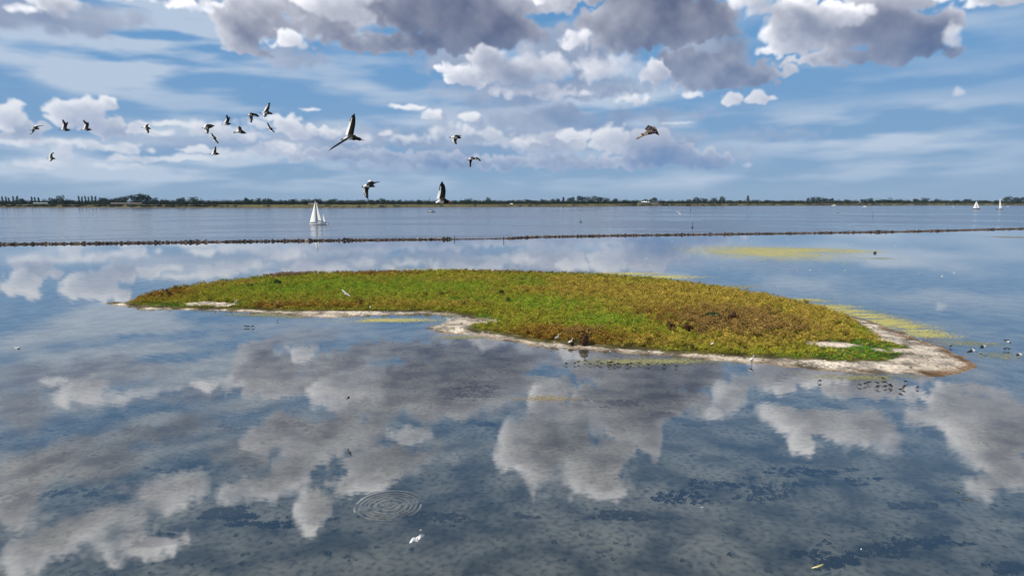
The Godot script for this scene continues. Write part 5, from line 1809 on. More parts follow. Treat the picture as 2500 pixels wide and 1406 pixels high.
func cabin_mesh(x0: float, x1: float, w: float, y0: float, y1: float) -> ArrayMesh:
	var s := begin(false)
	var lo := [Vector3(x0, y0, w), Vector3(x1, y0, w * 0.6), Vector3(x1, y0, -w * 0.6), Vector3(x0, y0, -w)]
	var hi := [Vector3(x0 + 0.1, y1, w * 0.82), Vector3(x1 - 0.5, y1 - 0.12, w * 0.45), Vector3(x1 - 0.5, y1 - 0.12, -w * 0.45), Vector3(x0 + 0.1, y1, -w * 0.82)]
	for i in 4:
		quad(s, lo[i], lo[(i + 1) % 4], hi[(i + 1) % 4], hi[i])
	quad(s, hi[0], hi[1], hi[2], hi[3])
	return done(s)


func sail_mesh(tack: Vector3, head: Vector3, clew: Vector3, belly: Vector3) -> ArrayMesh:
	var s := begin()
	var n := 9
	for side in [0.0, 1.0]:
		var g := []
		for i in n + 1:
			var row := []
			for k in n + 1:
				var u := float(i) / n
				var w := float(k) / n * (1.0 - u)
				var p := tack.lerp(head, u) + (clew - tack) * w
				var room := (1.0 - u) * u + 0.15 * (1.0 - u)
				row.append(p + belly * sin(PI * clampf(float(k) / n, 0, 1)) * room * 2.0 + belly.normalized() * 0.02 * side)
			g.append(row)
		for i in n:
			for k in n:
				if side > 0:
					quad(s, g[i][k], g[i][k + 1], g[i + 1][k + 1], g[i + 1][k])
				else:
					quad(s, g[i][k], g[i + 1][k], g[i + 1][k + 1], g[i][k + 1])
	return done(s)


func rod(a: Vector3, b: Vector3, r0: float, r1: float) -> ArrayMesh:
	var s := begin()
	stick(s, a, b, r0, r1, Color.WHITE, 7)
	return done(s)


func yacht(called: String, label: String, where: Vector3, turn: float, length: float, mast: float, mast_x: float, side: Color, stripe: Color, group: String, thick := 0.11) -> Node3D:
	var b := base(called, label, "sailing boat", where, turn, group)
	var free := 0.105 * length
	var beam := 0.31 * length
	part(b, "hull", hull_mesh(length, beam, free, stripe, side), M.stone)
	part(b, "deck", deck_mesh(length, beam, free), paint(0.55, 0.52, 0.46, 0.7))
	var cab := part(b, "cabin", cabin_mesh(-0.12 * length, 0.22 * length, beam * 0.3, free * 0.85, free * 0.85 + 0.065 * length), paint(0.72, 0.72, 0.70, 0.4))
	for sg in [-1.0, 1.0]:
		for k in 3:
			var s := begin(false)
			box(s, Vector3((-0.07 + 0.07 * k) * length, free * 0.85 + 0.03 * length, sg * (beam * 0.275 - 0.01 * k * length)), Vector3(0.045 * length, 0.02 * length, 0.03))
			part(cab, "window", done(s), paint(0.02, 0.025, 0.03, 0.1))
	part(b, "mast", rod(Vector3(mast_x, free * 0.8, 0), Vector3(mast_x, mast, 0), thick, thick * 0.6), paint(0.10, 0.09, 0.09, 0.5))
	part(b, "forestay", rod(Vector3(length * 0.48, free * 1.1, 0), Vector3(mast_x, mast * 0.96, 0), 0.02, 0.02), paint(0.2, 0.2, 0.2, 0.4))
	part(b, "backstay", rod(Vector3(-length * 0.48, free, 0), Vector3(mast_x, mast * 0.97, 0), 0.02, 0.02), paint(0.2, 0.2, 0.2, 0.4))
	for sg in [-1.0, 1.0]:
		part(b, "shroud", rod(Vector3(mast_x - 0.2, free, sg * beam * 0.45), Vector3(mast_x, mast * 0.8, 0), 0.02, 0.02), paint(0.2, 0.2, 0.2, 0.4))
	part(b, "boom", rod(Vector3(mast_x, free + 0.11 * length, 0), Vector3(mast_x - 0.36 * length, free + 0.115 * length, 0.1), 0.09, 0.07), paint(0.10, 0.09, 0.09, 0.5))
	part(b, "rudder", cabin_mesh(-length * 0.5, -length * 0.46, 0.05, -0.5, free * 0.7), paint(0.5, 0.5, 0.48, 0.5))
	var r := begin()
	for k in 5:
		var x := length * (0.47 - 0.235 * k)
		var bw := beam * 0.5 * pow(sin(PI * clampf(0.16 + (x / length + 0.5) * 0.86, 0, 1)), 0.75) * 0.93
		for sg in [-1.0, 1.0]:
			stick(r, Vector3(x, free, sg * bw), Vector3(x, free + 0.6, sg * bw), 0.02, 0.02, Color.WHITE, 5)
	part(b, "railing", done(r), paint(0.6, 0.6, 0.6, 0.3))
	return b


func sailor(where: Vector3, label: String, coat: Color, sit: bool) -> void:
	var s := begin()
	var skin := Color(0.45, 0.30, 0.22)
	var legs := Color(0.03, 0.035, 0.06)
	var top := 0.95 if sit else 1.45
	sweep(s, [Vector3(0.02, top - 0.62, 0), Vector3(0, top - 0.45, 0), Vector3(0, top - 0.2, 0), Vector3(0, top, 0), Vector3(0, top + 0.07, 0), Vector3(0.01, top + 0.14, 0), Vector3(0.02, top + 0.24, 0), Vector3(0.02, top + 0.32, 0)],
		[Vector2(0.15, 0.12), Vector2(0.16, 0.12), Vector2(0.2, 0.13), Vector2(0.17, 0.1), Vector2(0.055, 0.055), Vector2(0.075, 0.085), Vector2(0.08, 0.095), Vector2(0.03, 0.03)],
		[legs, coat, coat, coat, skin, skin, Color(0.05, 0.04, 0.03), Color(0.05, 0.04, 0.03)], [legs, coat, coat, coat, skin, skin, Color(0.05, 0.04, 0.03), Color(0.05, 0.04, 0.03)], 10)
	for sg in [-1.0, 1.0]:
		sweep(s, [Vector3(0, top - 0.04, 0.16 * sg), Vector3(0.08, top - 0.28, 0.24 * sg), Vector3(0.26, top - 0.38, 0.2 * sg), Vector3(0.34, top - 0.4, 0.18 * sg)], [Vector2(0.055, 0.055), Vector2(0.048, 0.048), Vector2(0.038, 0.038), Vector2(0.025, 0.04)], [coat, coat, coat, skin], [coat, coat, coat, skin], 7)
		var knee := Vector3(0.4, top - 0.55, 0.1 * sg) if sit else Vector3(0.06, top - 0.98, 0.1 * sg)
		var foot := Vector3(0.42, top - 0.95, 0.1 * sg) if sit else Vector3(0, top - 1.42, 0.1 * sg)
		sweep(s, [Vector3(0, top - 0.58, 0.09 * sg), knee, foot, foot + Vector3(0.14, -0.02, 0)], [Vector2(0.085, 0.085), Vector2(0.062, 0.062), Vector2(0.045, 0.045), Vector2(0.04, 0.03)], [legs, legs, legs, legs], [legs, legs, legs, legs], 7)
	tag(solo("person", done(s), M.feather, where, PI), label, "person")


func motorboat(where: Vector3, turn: float, length: float, label: String) -> void:
	var b := base("motorboat", label, "motorboat", where, turn, "white motorboats off the far shore")
	part(b, "hull", hull_mesh(length, length * 0.33, length * 0.14, Color(0.5, 0.5, 0.52), Color(0.85, 0.85, 0.85)), M.stone)
	part(b, "deck", deck_mesh(length, length * 0.33, length * 0.14), paint(0.8, 0.8, 0.8, 0.5))
	part(b, "cabin", cabin_mesh(-0.25 * length, 0.2 * length, length * 0.12, length * 0.11, length * 0.27), paint(0.82, 0.82, 0.82, 0.4))
	part(b, "windscreen", cabin_mesh(0.02 * length, 0.16 * length, length * 0.125, length * 0.19, length * 0.24), paint(0.03, 0.04, 0.05, 0.1))


func build_boats() -> void:
	var white := Color(0.80, 0.80, 0.80)
	var navy := Color(0.02, 0.03, 0.07)
	var b := yacht("sailing_yacht", "white ketch under sail crossing the water, dark mast and two people aft", Vector3(-123.3, 0, -429.3), PI, 12.2, 17.6, 1.1, white, navy, "", 0.17)
	part(b, "jib", sail_mesh(Vector3(5.6, 1.7, 0), Vector3(1.5, 15.6, 0.1), Vector3(1.9, 2.0, -1.7), Vector3(0, 0, -0.6)), M.cloth)
	part(b, "mainsail", sail_mesh(Vector3(0.95, 2.9, 0), Vector3(0.95, 14.6, 0), Vector3(-2.0, 2.9, -1.2), Vector3(0, 0, -0.5)), M.cloth)
	part(b, "mizzen_mast", rod(Vector3(-2.9, 1.0, 0), Vector3(-2.9, 7.6, 0), 0.07, 0.05), paint(0.35, 0.3, 0.25, 0.5))
	part(b, "mizzen_sail", sail_mesh(Vector3(-2.95, 2.0, 0), Vector3(-2.95, 7.2, 0), Vector3(-4.6, 2.1, -0.8), Vector3(0, 0, -0.3)), M.cloth)
	sailor(Vector3(-123.3 + 2.6, 0.95, -429.3 + 0.5), "person in dark clothes standing aft on the white ketch", Color(0.02, 0.025, 0.05), false)
	sailor(Vector3(-123.3 + 4.4, 0.95, -429.3 - 0.3), "person in dark clothes at the stern of the white ketch", Color(0.03, 0.03, 0.04), false)
	b = yacht("moored_yacht", "moored grey yacht with bare mast, right of the ketch", Vector3(-110.9, 0, -924.4), PI, 12.6, 22.0, 1.2, Color(0.45, 0.47, 0.5), navy, "", 0.24)
	part(b, "sail_cover", rod(Vector3(1.0, 2.9, 0), Vector3(-3.3, 2.9, 0), 0.30, 0.2), paint(0.03, 0.04, 0.09, 0.8))
	part(b, "sprayhood", cabin_mesh(-2.6, -1.0, 1.2, 1.7, 2.9), paint(0.03, 0.04, 0.09, 0.8))
	b = yacht("moored_yacht", "small moored yacht seen end on below the masts, bare pale mast", Vector3(275.4, 0, -1040.2), 1.2, 7.4, 19.0, 0.6, Color(0.7, 0.7, 0.72), navy, "", 0.2)
	part(b, "sprayhood", cabin_mesh(-1.9, -0.4, 0.9, 1.2, 2.3), paint(0.03, 0.04, 0.09, 0.8))
	b = yacht("sailing_yacht", "far sloop with two white sails, left of the two at the right", Vector3(858.3, 0, -1248.6), PI, 13.0, 16.0, 0.9, navy, navy, "far sloops under sail", 0.13)
	part(b, "jib", sail_mesh(Vector3(6.0, 1.8, 0), Vector3(1.1, 14.8, 0), Vector3(1.2, 2.0, -2.0), Vector3(0, 0, -0.7)), M.cloth)
	part(b, "mainsail", sail_mesh(Vector3(0.8, 2.8, 0), Vector3(0.8, 15.4, 0), Vector3(-4.2, 2.8, -2.2), Vector3(0, 0, -0.6)), M.cloth)
	b = yacht("sailing_yacht", "far sloop with one tall narrow sail, right of the two at the right", Vector3(854.9 + 20, 0, -1189.1 - 24), PI, 12.0, 23.0, 0.5, navy, navy, "far sloops under sail", 0.13)
	part(b, "mainsail", sail_mesh(Vector3(0.6, 2.6, 0), Vector3(0.2, 22.0, 0), Vector3(-3.6, 2.4, -1.6), Vector3(0, 0, -0.6)), M.cloth)
	motorboat(Vector3(991.9, 0, -2082.3), PI, 15.0, "white motorboat below the marina masts")
	motorboat(Vector3(931.3, 0, -1784.6), PI * 0.9, 10.0, "white motorboat right of the marina masts")
	motorboat(Vector3(1357.9, 0, -1850.7), PI, 8.0, "white motorboat at the far right beyond the sloops")
	motorboat(Vector3(1126.5, 0, -1723.0), 0.3, 6.0, "tiny white motorboat left of the two sloops")
	# the marina: hulls behind the dike, masts above it
	var k := 0
	for i in 34:
		var az := lerpf(15.6, 20.2, (i + rng.randf()) / 13.0) if i < 13 else lerpf(23.4, 27.6, (i - 13 + rng.randf()) / 21.0)
		var p := far_point(az, rng.randf_range(46.0, 84.0), 4.6)
		var y := base("berthed_yacht", "%s pale bare mast from the left in the marina %s" % [NTH[(i if i < 13 else i - 13) % 21], "left of the tower" if i < 13 else "right of the tower"], "sailing boat", p, rng.randf() * TAU, "yachts in the marina")
		part(y, "hull", hull_mesh(9.0, 3.0, 1.0, navy, white), M.stone)
		part(y, "mast", rod(Vector3(0.5, 0.8, 0), Vector3(0.5, rng.randf_range(11.5, 16.0), 0), 0.30, 0.22), paint(0.50, 0.50, 0.50, 0.5))
		k += 1
	# buoys and marks
	var s := begin()
	sweep(s, [Vector3(0, -0.3, 0), Vector3(0, 0.5, 0), Vector3(0, 0.7, 0), Vector3(0, 1.5, 0), Vector3(0, 1.6, 0)], [Vector2(0.9, 0.9), Vector2(0.95, 0.95), Vector2(0.5, 0.5), Vector2(0.22, 0.22), Vector2(0.02, 0.02)], [navy, navy, white, white, white], [navy, navy, white, white, white], 12)
	tag(solo("buoy", done(s), paint(0.03, 0.09, 0.06, 0.4), Vector3(48.8, 0, -479.0)), "dark green conical buoy alone in the open water", "buoy")
	s = begin()
	sweep(s, [Vector3(0, -0.3, 0), Vector3(0, 0.9, 0), Vector3(0, 1.3, 0), Vector3(0, 2.6, 0), Vector3(0, 2.8, 0)], [Vector2(1.1, 1.1), Vector2(1.1, 1.1), Vector2(0.5, 0.5), Vector2(0.35, 0.35), Vector2(0.02, 0.02)], [navy, navy, white, navy, navy], [navy, navy, white, navy, navy], 12)
	tag(solo("buoy", done(s), M.feather, Vector3(430.5, 0, -891.3)), "small dark buoy below the marina masts", "buoy")
	s = begin()
	sweep(s, [Vector3(0, -0.3, 0), Vector3(0, 0.5, 0), Vector3(0, 0.8, 0), Vector3(0, 2.4, 0), Vector3(0, 2.5, 0), Vector3(0, 3.1, 0)], [Vector2(0.55, 0.55), Vector2(0.55, 0.55), Vector2(0.1, 0.1), Vector2(0.08, 0.08), Vector2(0.3, 0.3), Vector2(0.02, 0.02)], [navy, navy, navy, navy, navy, navy], [navy, navy, navy, navy, navy, navy], 10)
	tag(solo("channel_mark", done(s), M.feather, Vector3(102.6, 0, -382.8)), "dark topmarked spar just beyond the breakwater", "buoy")
	s = begin()
	stick(s, Vector3(0, -0.5, 0), Vector3(0.1, 5.4, 0), 0.16, 0.13, Color(0.08, 0.07, 0.06))
	tag(solo("post", done(s), M.stone, Vector3(325.4, 0, -608.1)), "thin post in the open water at the right", "post")
	s = begin()
	stick(s, Vector3(0, -0.5, 0), Vector3(0.05, 1.5, 0), 0.13, 0.11, Color(0.04, 0.035, 0.03))
	tag(solo("post", done(s), M.stone, Vector3(-22.4, 0, -262.0)), "wooden post at the end of the left breakwater", "post")
	s = begin()
	stick(s, Vector3(0, -0.5, 0), Vector3(-0.06, 1.7, 0), 0.14, 0.11, Color(0.04, 0.035, 0.03))
	tag(solo("post", done(s), M.stone, Vector3(-3.1, 0, -255.9)), "wooden post standing free in the gap of the breakwater", "post")
	s = begin()
	sweep(s, [Vector3(0, -0.2, 0), Vector3(0, 0.15, 0), Vector3(0, 0.5, 0), Vector3(0, 0.62, 0)], [Vector2(0.3, 0.3), Vector2(0.42, 0.42), Vector2(0.3, 0.3), Vector2(0.05, 0.05)], [navy, navy, navy, white], [navy, navy, navy, white], 10)
	tag(solo("float", done(s), M.feather, Vector3(105.7, 0, -195.0)), "dark round float right of the yellow algae mat", "float")


func build_far_things() -> void:
	# domed brick tower above the trees
	var p := Vector3(856.0, 5.0, -2455.0)
	var b := base("tower", "dark domed tower rising above the trees by the masts", "tower", p)
	var s := begin(false)
	box(s, Vector3(0, 10.0, 0), Vector3(8.0, 20.0, 8.0))
	part(b, "shaft", done(s), paint(0.07, 0.055, 0.05, 0.9))
	s = begin(false)
	box(s, Vector3(0, 20.4, 0), Vector3(9.2, 0.8, 9.2))
	part(b, "cornice", done(s), paint(0.11, 0.10, 0.09, 0.9))
	s = begin(false)
	sweep(s, [Vector3(0, 20.8, 0), Vector3(0, 26.0, 0)], [Vector2(3.6, 3.6), Vector2(3.5, 3.5)], [Color.WHITE, Color.WHITE], [Color.WHITE, Color.WHITE], 8)
	part(b, "lantern", done(s), paint(0.07, 0.06, 0.055, 0.9))
	s = begin()
	sweep(s, [Vector3(0, 26.0, 0), Vector3(0, 28.0, 0), Vector3(0, 30.0, 0), Vector3(0, 31.4, 0), Vector3(0, 33.5, 0)], [Vector2(4.0, 4.0), Vector2(3.7, 3.7), Vector2(2.4, 2.4), Vector2(0.5, 0.5), Vector2(0.1, 0.1)], [Color.WHITE, Color.WHITE, Color.WHITE, Color.WHITE, Color.WHITE], [Color.WHITE, Color.WHITE, Color.WHITE, Color.WHITE, Color.WHITE], 12)
	part(b, "dome", done(s), paint(0.05, 0.06, 0.07, 0.7))
	for k in 3:
		s = begin(false)
		box(s, Vector3(0, 5.0 + 5.0 * k, 4.02), Vector3(1.2, 2.4, 0.1))
		part(b, "window", done(s), paint(0.02, 0.02, 0.025, 0.3))
	# white tents on a long low building
	b = base("pavilion", "long low building with white peaked tents on the far shore", "building", far_point(11.1, 52.0, 6.0))
	s = begin(false)
	box(s, Vector3(12, 2.4, -4), Vector3(62, 4.8, 12))
	part(b, "wall", done(s), paint(0.35, 0.34, 0.32, 0.8))
	s = begin(false)
	box(s, Vector3(12, 5.1, -4), Vector3(64, 0.6, 14))
	part(b, "roof", done(s), paint(0.62, 0.62, 0.60, 0.7))
	for k in 4:
		s = begin(false)
		var c := Vector3(-8.0 + 6.5 * k, 5.4, 1.0)
		var top := c + Vector3(0, [3.4, 5.6, 5.0, 3.0][k], 0)
		for e in 8:
			var a0 := TAU * e / 8.0
			var a1 := TAU * (e + 1) / 8.0
			var q0 := c + Vector3(cos(a0) * 4.2, 0.3, sin(a0) * 4.2)
			var q1 := c + Vector3(cos(a1) * 4.2, 0.3, sin(a1) * 4.2)
			var m0 := c.lerp(top, 0.45) + Vector3(cos(a0), 0, sin(a0)) * 1.6
			var m1 := c.lerp(top, 0.45) + Vector3(cos(a1), 0, sin(a1)) * 1.6
			quad(s, q0, m0, m1, q1)
			tri(s, m0, top, m1)
		part(b, "tent", done(s), paint(0.85, 0.85, 0.85, 0.8))
	for k in 10:
		s = begin(false)
		box(s, Vector3(-16.0 + 6.0 * k, 2.4, 2.05), Vector3(3.2, 2.2, 0.12))
		part(b, "window", done(s), paint(0.03, 0.035, 0.04, 0.15))
	# sheds and glasshouses
	for q in [[-29.7, 60.0, 66.0, 6.0, Color(0.16, 0.13, 0.11), "long brown shed roof among the trees on the left shore"], [-34.9, 80.0, 30.0, 6.5, Color(0.24, 0.27, 0.27), "pale glasshouse among the poplars at the far left"], [-16.4, 60.0, 22.0, 5.0, Color(0.20, 0.17, 0.15), "low grey shed left of the ketch's mast"], [-0.05, 48.0, 7.0, 3.6, Color(0.80, 0.80, 0.80), "small white hut on the dike in the middle"]]:
		var c := far_point(q[0], q[1], 5.2)
		b = base("shed", q[5], "building", c, -deg_to_rad(q[0]))
		var half: float = q[2] * 0.5
		var col: Color = q[4]
		s = begin(false)
		box(s, Vector3(0, q[3] * 0.3, 0), Vector3(q[2], q[3] * 0.6, 9.0))
		part(b, "wall", done(s), paint(col.r * 0.8, col.g * 0.8, col.b * 0.8, 0.9))
		s = begin(false)
		for sg in [-1.0, 1.0]:
			quad(s, Vector3(-half - 0.4, q[3] * 0.6, sg * 5.0), Vector3(half + 0.4, q[3] * 0.6, sg * 5.0), Vector3(half + 0.4, q[3], 0), Vector3(-half - 0.4, q[3], 0))
		for e in [-half, half]:
			tri(s, Vector3(e, q[3] * 0.6, -4.5), Vector3(e, q[3] * 0.6, 4.5), Vector3(e, q[3] * 0.98, 0))
		part(b, "roof", done(s), paint(col.r, col.g, col.b, 0.8))
		s = begin(false)
		box(s, Vector3(half * 0.4, q[3] * 0.25, 4.55), Vector3(2.4, q[3] * 0.48, 0.1))
		part(b, "door", done(s), paint(0.06, 0.05, 0.045, 0.7))
	# wind turbines behind the woods
	var names := ["leftmost of the wind turbines, right of the raised wing", "second wind turbine from the left on the horizon", "rightmost wind turbine, left of the tall wood"]
	var spots := [-2.73, 0.42, 2.88]
	for i in 3:
		var az: float = spots[i]
		var c := Vector3(sin(deg_to_rad(az)) * 5200.0, 4.0, -cos(deg_to_rad(az)) * 5200.0)
		b = base("wind_turbine", names[i], "wind turbine", c, 0.5, "far wind turbines")
		part(b, "tower", rod(Vector3.ZERO, Vector3(0, 36, 0), 1.6, 0.9), paint(0.75, 0.75, 0.75, 0.6))
		s = begin(false)
		box(s, Vector3(0, 36.8, 1.0), Vector3(2.0, 2.0, 5.0))
		part(b, "nacelle", done(s), paint(0.75, 0.75, 0.75, 0.6))
		for k in 3:
			var a := TAU * k / 3.0 + 0.4 + i
			s = begin()
			stick(s, Vector3(0, 36.8, 3.8), Vector3(sin(a) * 16.0, 36.8 + cos(a) * 16.0, 3.8), 0.9, 0.25, Color.WHITE, 5)
			part(b, "blade", done(s), paint(0.75, 0.75, 0.75, 0.6))


# ---------------------------------------------------------------- birds

func wing(s: SurfaceTool, wrist: Vector3, tip: Vector3, axis: Vector3, reach: float, twist: float, plumage: int) -> void:
	var black := Color(0.012, 0.012, 0.014)
	var white := Color(0.82, 0.82, 0.80)
	var root := wrist.normalized() * 0.012
	var stations := [0.0, 0.12, 0.25, 0.38, 0.5, 0.62, 0.74, 0.85, 0.94, 1.0]
	var chord := [0.46, 0.44, 0.41, 0.38, 0.35, 0.31, 0.26, 0.19, 0.11, 0.02]
	var cuts := [0.0, 0.25, 0.5, 0.68, 0.86, 1.0]
	var rows := []
	for i in stations.size():
		var t: float = stations[i]
		var p := root.lerp(wrist, t / 0.4) if t < 0.4 else wrist.lerp(tip, (t - 0.4) / 0.6)
		var p0 := root.lerp(wrist, clampf((t - 0.14) / 0.4, 0, 1)) if t - 0.14 < 0.4 else wrist.lerp(tip, (t - 0.54) / 0.6)
		var p1 := root.lerp(wrist, (t + 0.14) / 0.4) if t + 0.14 < 0.4 else wrist.lerp(tip, minf((t - 0.26) / 0.6, 1.0))
		p = (p * 2.0 + p0 + p1) * 0.25 if t > 0.0 and t < 1.0 else p          # round the bend at the wrist
		var d := (p1 - p0).normalized()
		var c := -axis - d * (-axis).dot(d)
		if c.length() < 0.25:
			c = d.cross(Vector3.UP)
		c = c.normalized().rotated(d, deg_to_rad(twist))
		var n := d.cross(c).normalized()
		var w: float = chord[i] * reach * (0.72 if plumage == 1 else 1.0)
		var row := [[], []]
		for u in cuts:
			var camber: float = sin(PI * u) * w * 0.07
			var fat: float = sin(PI * sqrt(u)) * (0.010 * (1.0 - t) + 0.0025)
			var q: Vector3 = p + c * (u - 0.22) * w + n * camber
			row[0].append(q + n * fat)
			row[1].append(q - n * fat)
		rows.append(row)
	for i in stations.size() - 1:
		var t: float = (stations[i] + stations[i + 1]) * 0.5
		for f in 2:
			for k in cuts.size() - 1:
				var col := black
				if plumage == 0:
					if k == 3 and t < 0.74 or k == 4 and t < 0.5:
						col = white
				elif plumage == 1:
					col = Color(0.62, 0.63, 0.65) if t < 0.84 or k < 2 and t < 0.9 else black
				elif plumage == 2:
					col = Color(0.30, 0.24, 0.20) if k < 3 and t < 0.6 else Color(0.09, 0.075, 0.07)
				elif plumage == 3:
					col = Color(0.02, 0.022, 0.028) if f == 0 or t > 0.45 else Color(0.5, 0.5, 0.5)
				if f == 0:
					quad(s, rows[i][0][k], rows[i][0][k + 1], rows[i + 1][0][k + 1], rows[i + 1][0][k], col)
				else:
					quad(s, rows[i][1][k], rows[i + 1][1][k], rows[i + 1][1][k + 1], rows[i][1][k + 1], col)


func flyer_mesh(tail: Vector3, bill: Vector3, w1: Vector3, t1: Vector3, w2: Vector3, t2: Vector3, length: float, reach: float, twist1: float, twist2: float, plumage: int) -> ArrayMesh:
	var s := begin()
	var black := Color(0.012, 0.012, 0.014)
	var white := Color(0.80, 0.80, 0.78)
	var orange := Color(0.42, 0.09, 0.03)
	var back: Color = [black, Color(0.62, 0.64, 0.66), Color(0.16, 0.12, 0.10), Color(0.025, 0.03, 0.03)][plumage]
	var belly: Color = [white, white, Color(0.05, 0.04, 0.035), white][plumage]
	var head: Color = [black, Color(0.75, 0.75, 0.75), Color(0.10, 0.08, 0.07), black][plumage]
	var rump: Color = [white, white, Color(0.22, 0.18, 0.16), white][plumage]
	var beak: Color = [orange, Color(0.12, 0.03, 0.02), Color(0.03, 0.03, 0.03), Color(0.03, 0.03, 0.03)][plumage]
	var long_bill := plumage == 0
	var at := func(t: float) -> Vector3: return tail.lerp(Vector3.ZERO, t / 0.5) if t < 0.5 else Vector3.ZERO.lerp(bill, (t - 0.5) / 0.5)
	var ts := [0.08, 0.16, 0.26, 0.38, 0.5, 0.6, 0.67, 0.73, 0.79, 0.83, 0.87, 1.0] if long_bill else [0.08, 0.16, 0.26, 0.38, 0.52, 0.65, 0.74, 0.81, 0.88, 0.92, 0.95, 1.0]
	var rs := [0.014, 0.036, 0.075, 0.13, 0.16, 0.145, 0.105, 0.085, 0.09, 0.068, 0.025, 0.007]
	var pts := []
	var rad := []
	var up := []
	var low := []
	for i in ts.size():
		pts.append(at.call(ts[i]))
		rad.append(Vector2(rs[i], rs[i] * 1.05) * length)
		up.append(rump if i < 3 else back if i < 6 else head if i < 10 else beak)
		low.append(rump if i < 3 else belly if i < 5 else head if i < 10 else beak)
	sweep(s, pts, rad, up, low, 10)
	var axis := (bill - tail).normalized()
	# tail fan
	var side := axis.cross(Vector3.UP)
	if side.length() < 0.1:
		side = axis.cross(Vector3(0, 0, 1))
	side = side.normalized().rotated(axis, 0.35)
	s.set_smooth_group(-1)
	var fold := side.cross(axis) * 0.008
	for f in [1.0, -1.0]:
		for k in 5:
			var a0 := (k - 2.5) / 2.5
			var a1 := (k - 1.5) / 2.5
			for b in [[0.22, 0.03, 0.075, 0.16], [0.075, 0.11, -0.02, 0.16]]:
				var first: bool = b[0] > 0.2
				var i0 := 0.05 if first else 0.12
				var i1 := 0.12 if first else 0.16
				var base0: Vector3 = at.call(b[0])
				var base1: Vector3 = at.call(maxf(b[2], 0.0)) - axis * length * (0.02 if not first else 0.0)
				var col: Color = rump if first else ([black, white, Color(0.06, 0.05, 0.05), black][plumage] as Color)
				quad(s, base0 + side * a0 * i0 * length + fold * f, base1 + side * a0 * i1 * length + fold * f * 0.4, base1 + side * a1 * i1 * length + fold * f * 0.4, base0 + side * a1 * i0 * length + fold * f, col)
	wing(s, w1, t1, axis, reach, twist1, plumage)
	wing(s, w2, t2, axis, reach, -twist2, plumage)
	return done(s)


func vec(q: Array, i: int) -> Vector3:
	return Vector3(q[i], q[i + 1], q[i + 2])


func build_flyers() -> void:
	var names := ["oystercatcher", "gull", "young_gull", "lapwing"]
	for q in FLYERS:
		var kind := int(q[25])
		var m := flyer_mesh(vec(q, 3), vec(q, 6), vec(q, 9), vec(q, 12), vec(q, 15), vec(q, 18), q[21], q[22], q[23], q[24], kind)
		tag(solo(names[kind], m, M.feather, vec(q, 0)), q[26], "bird", ["oystercatchers in flight", "gulls", "", "dark waders in flight"][kind])


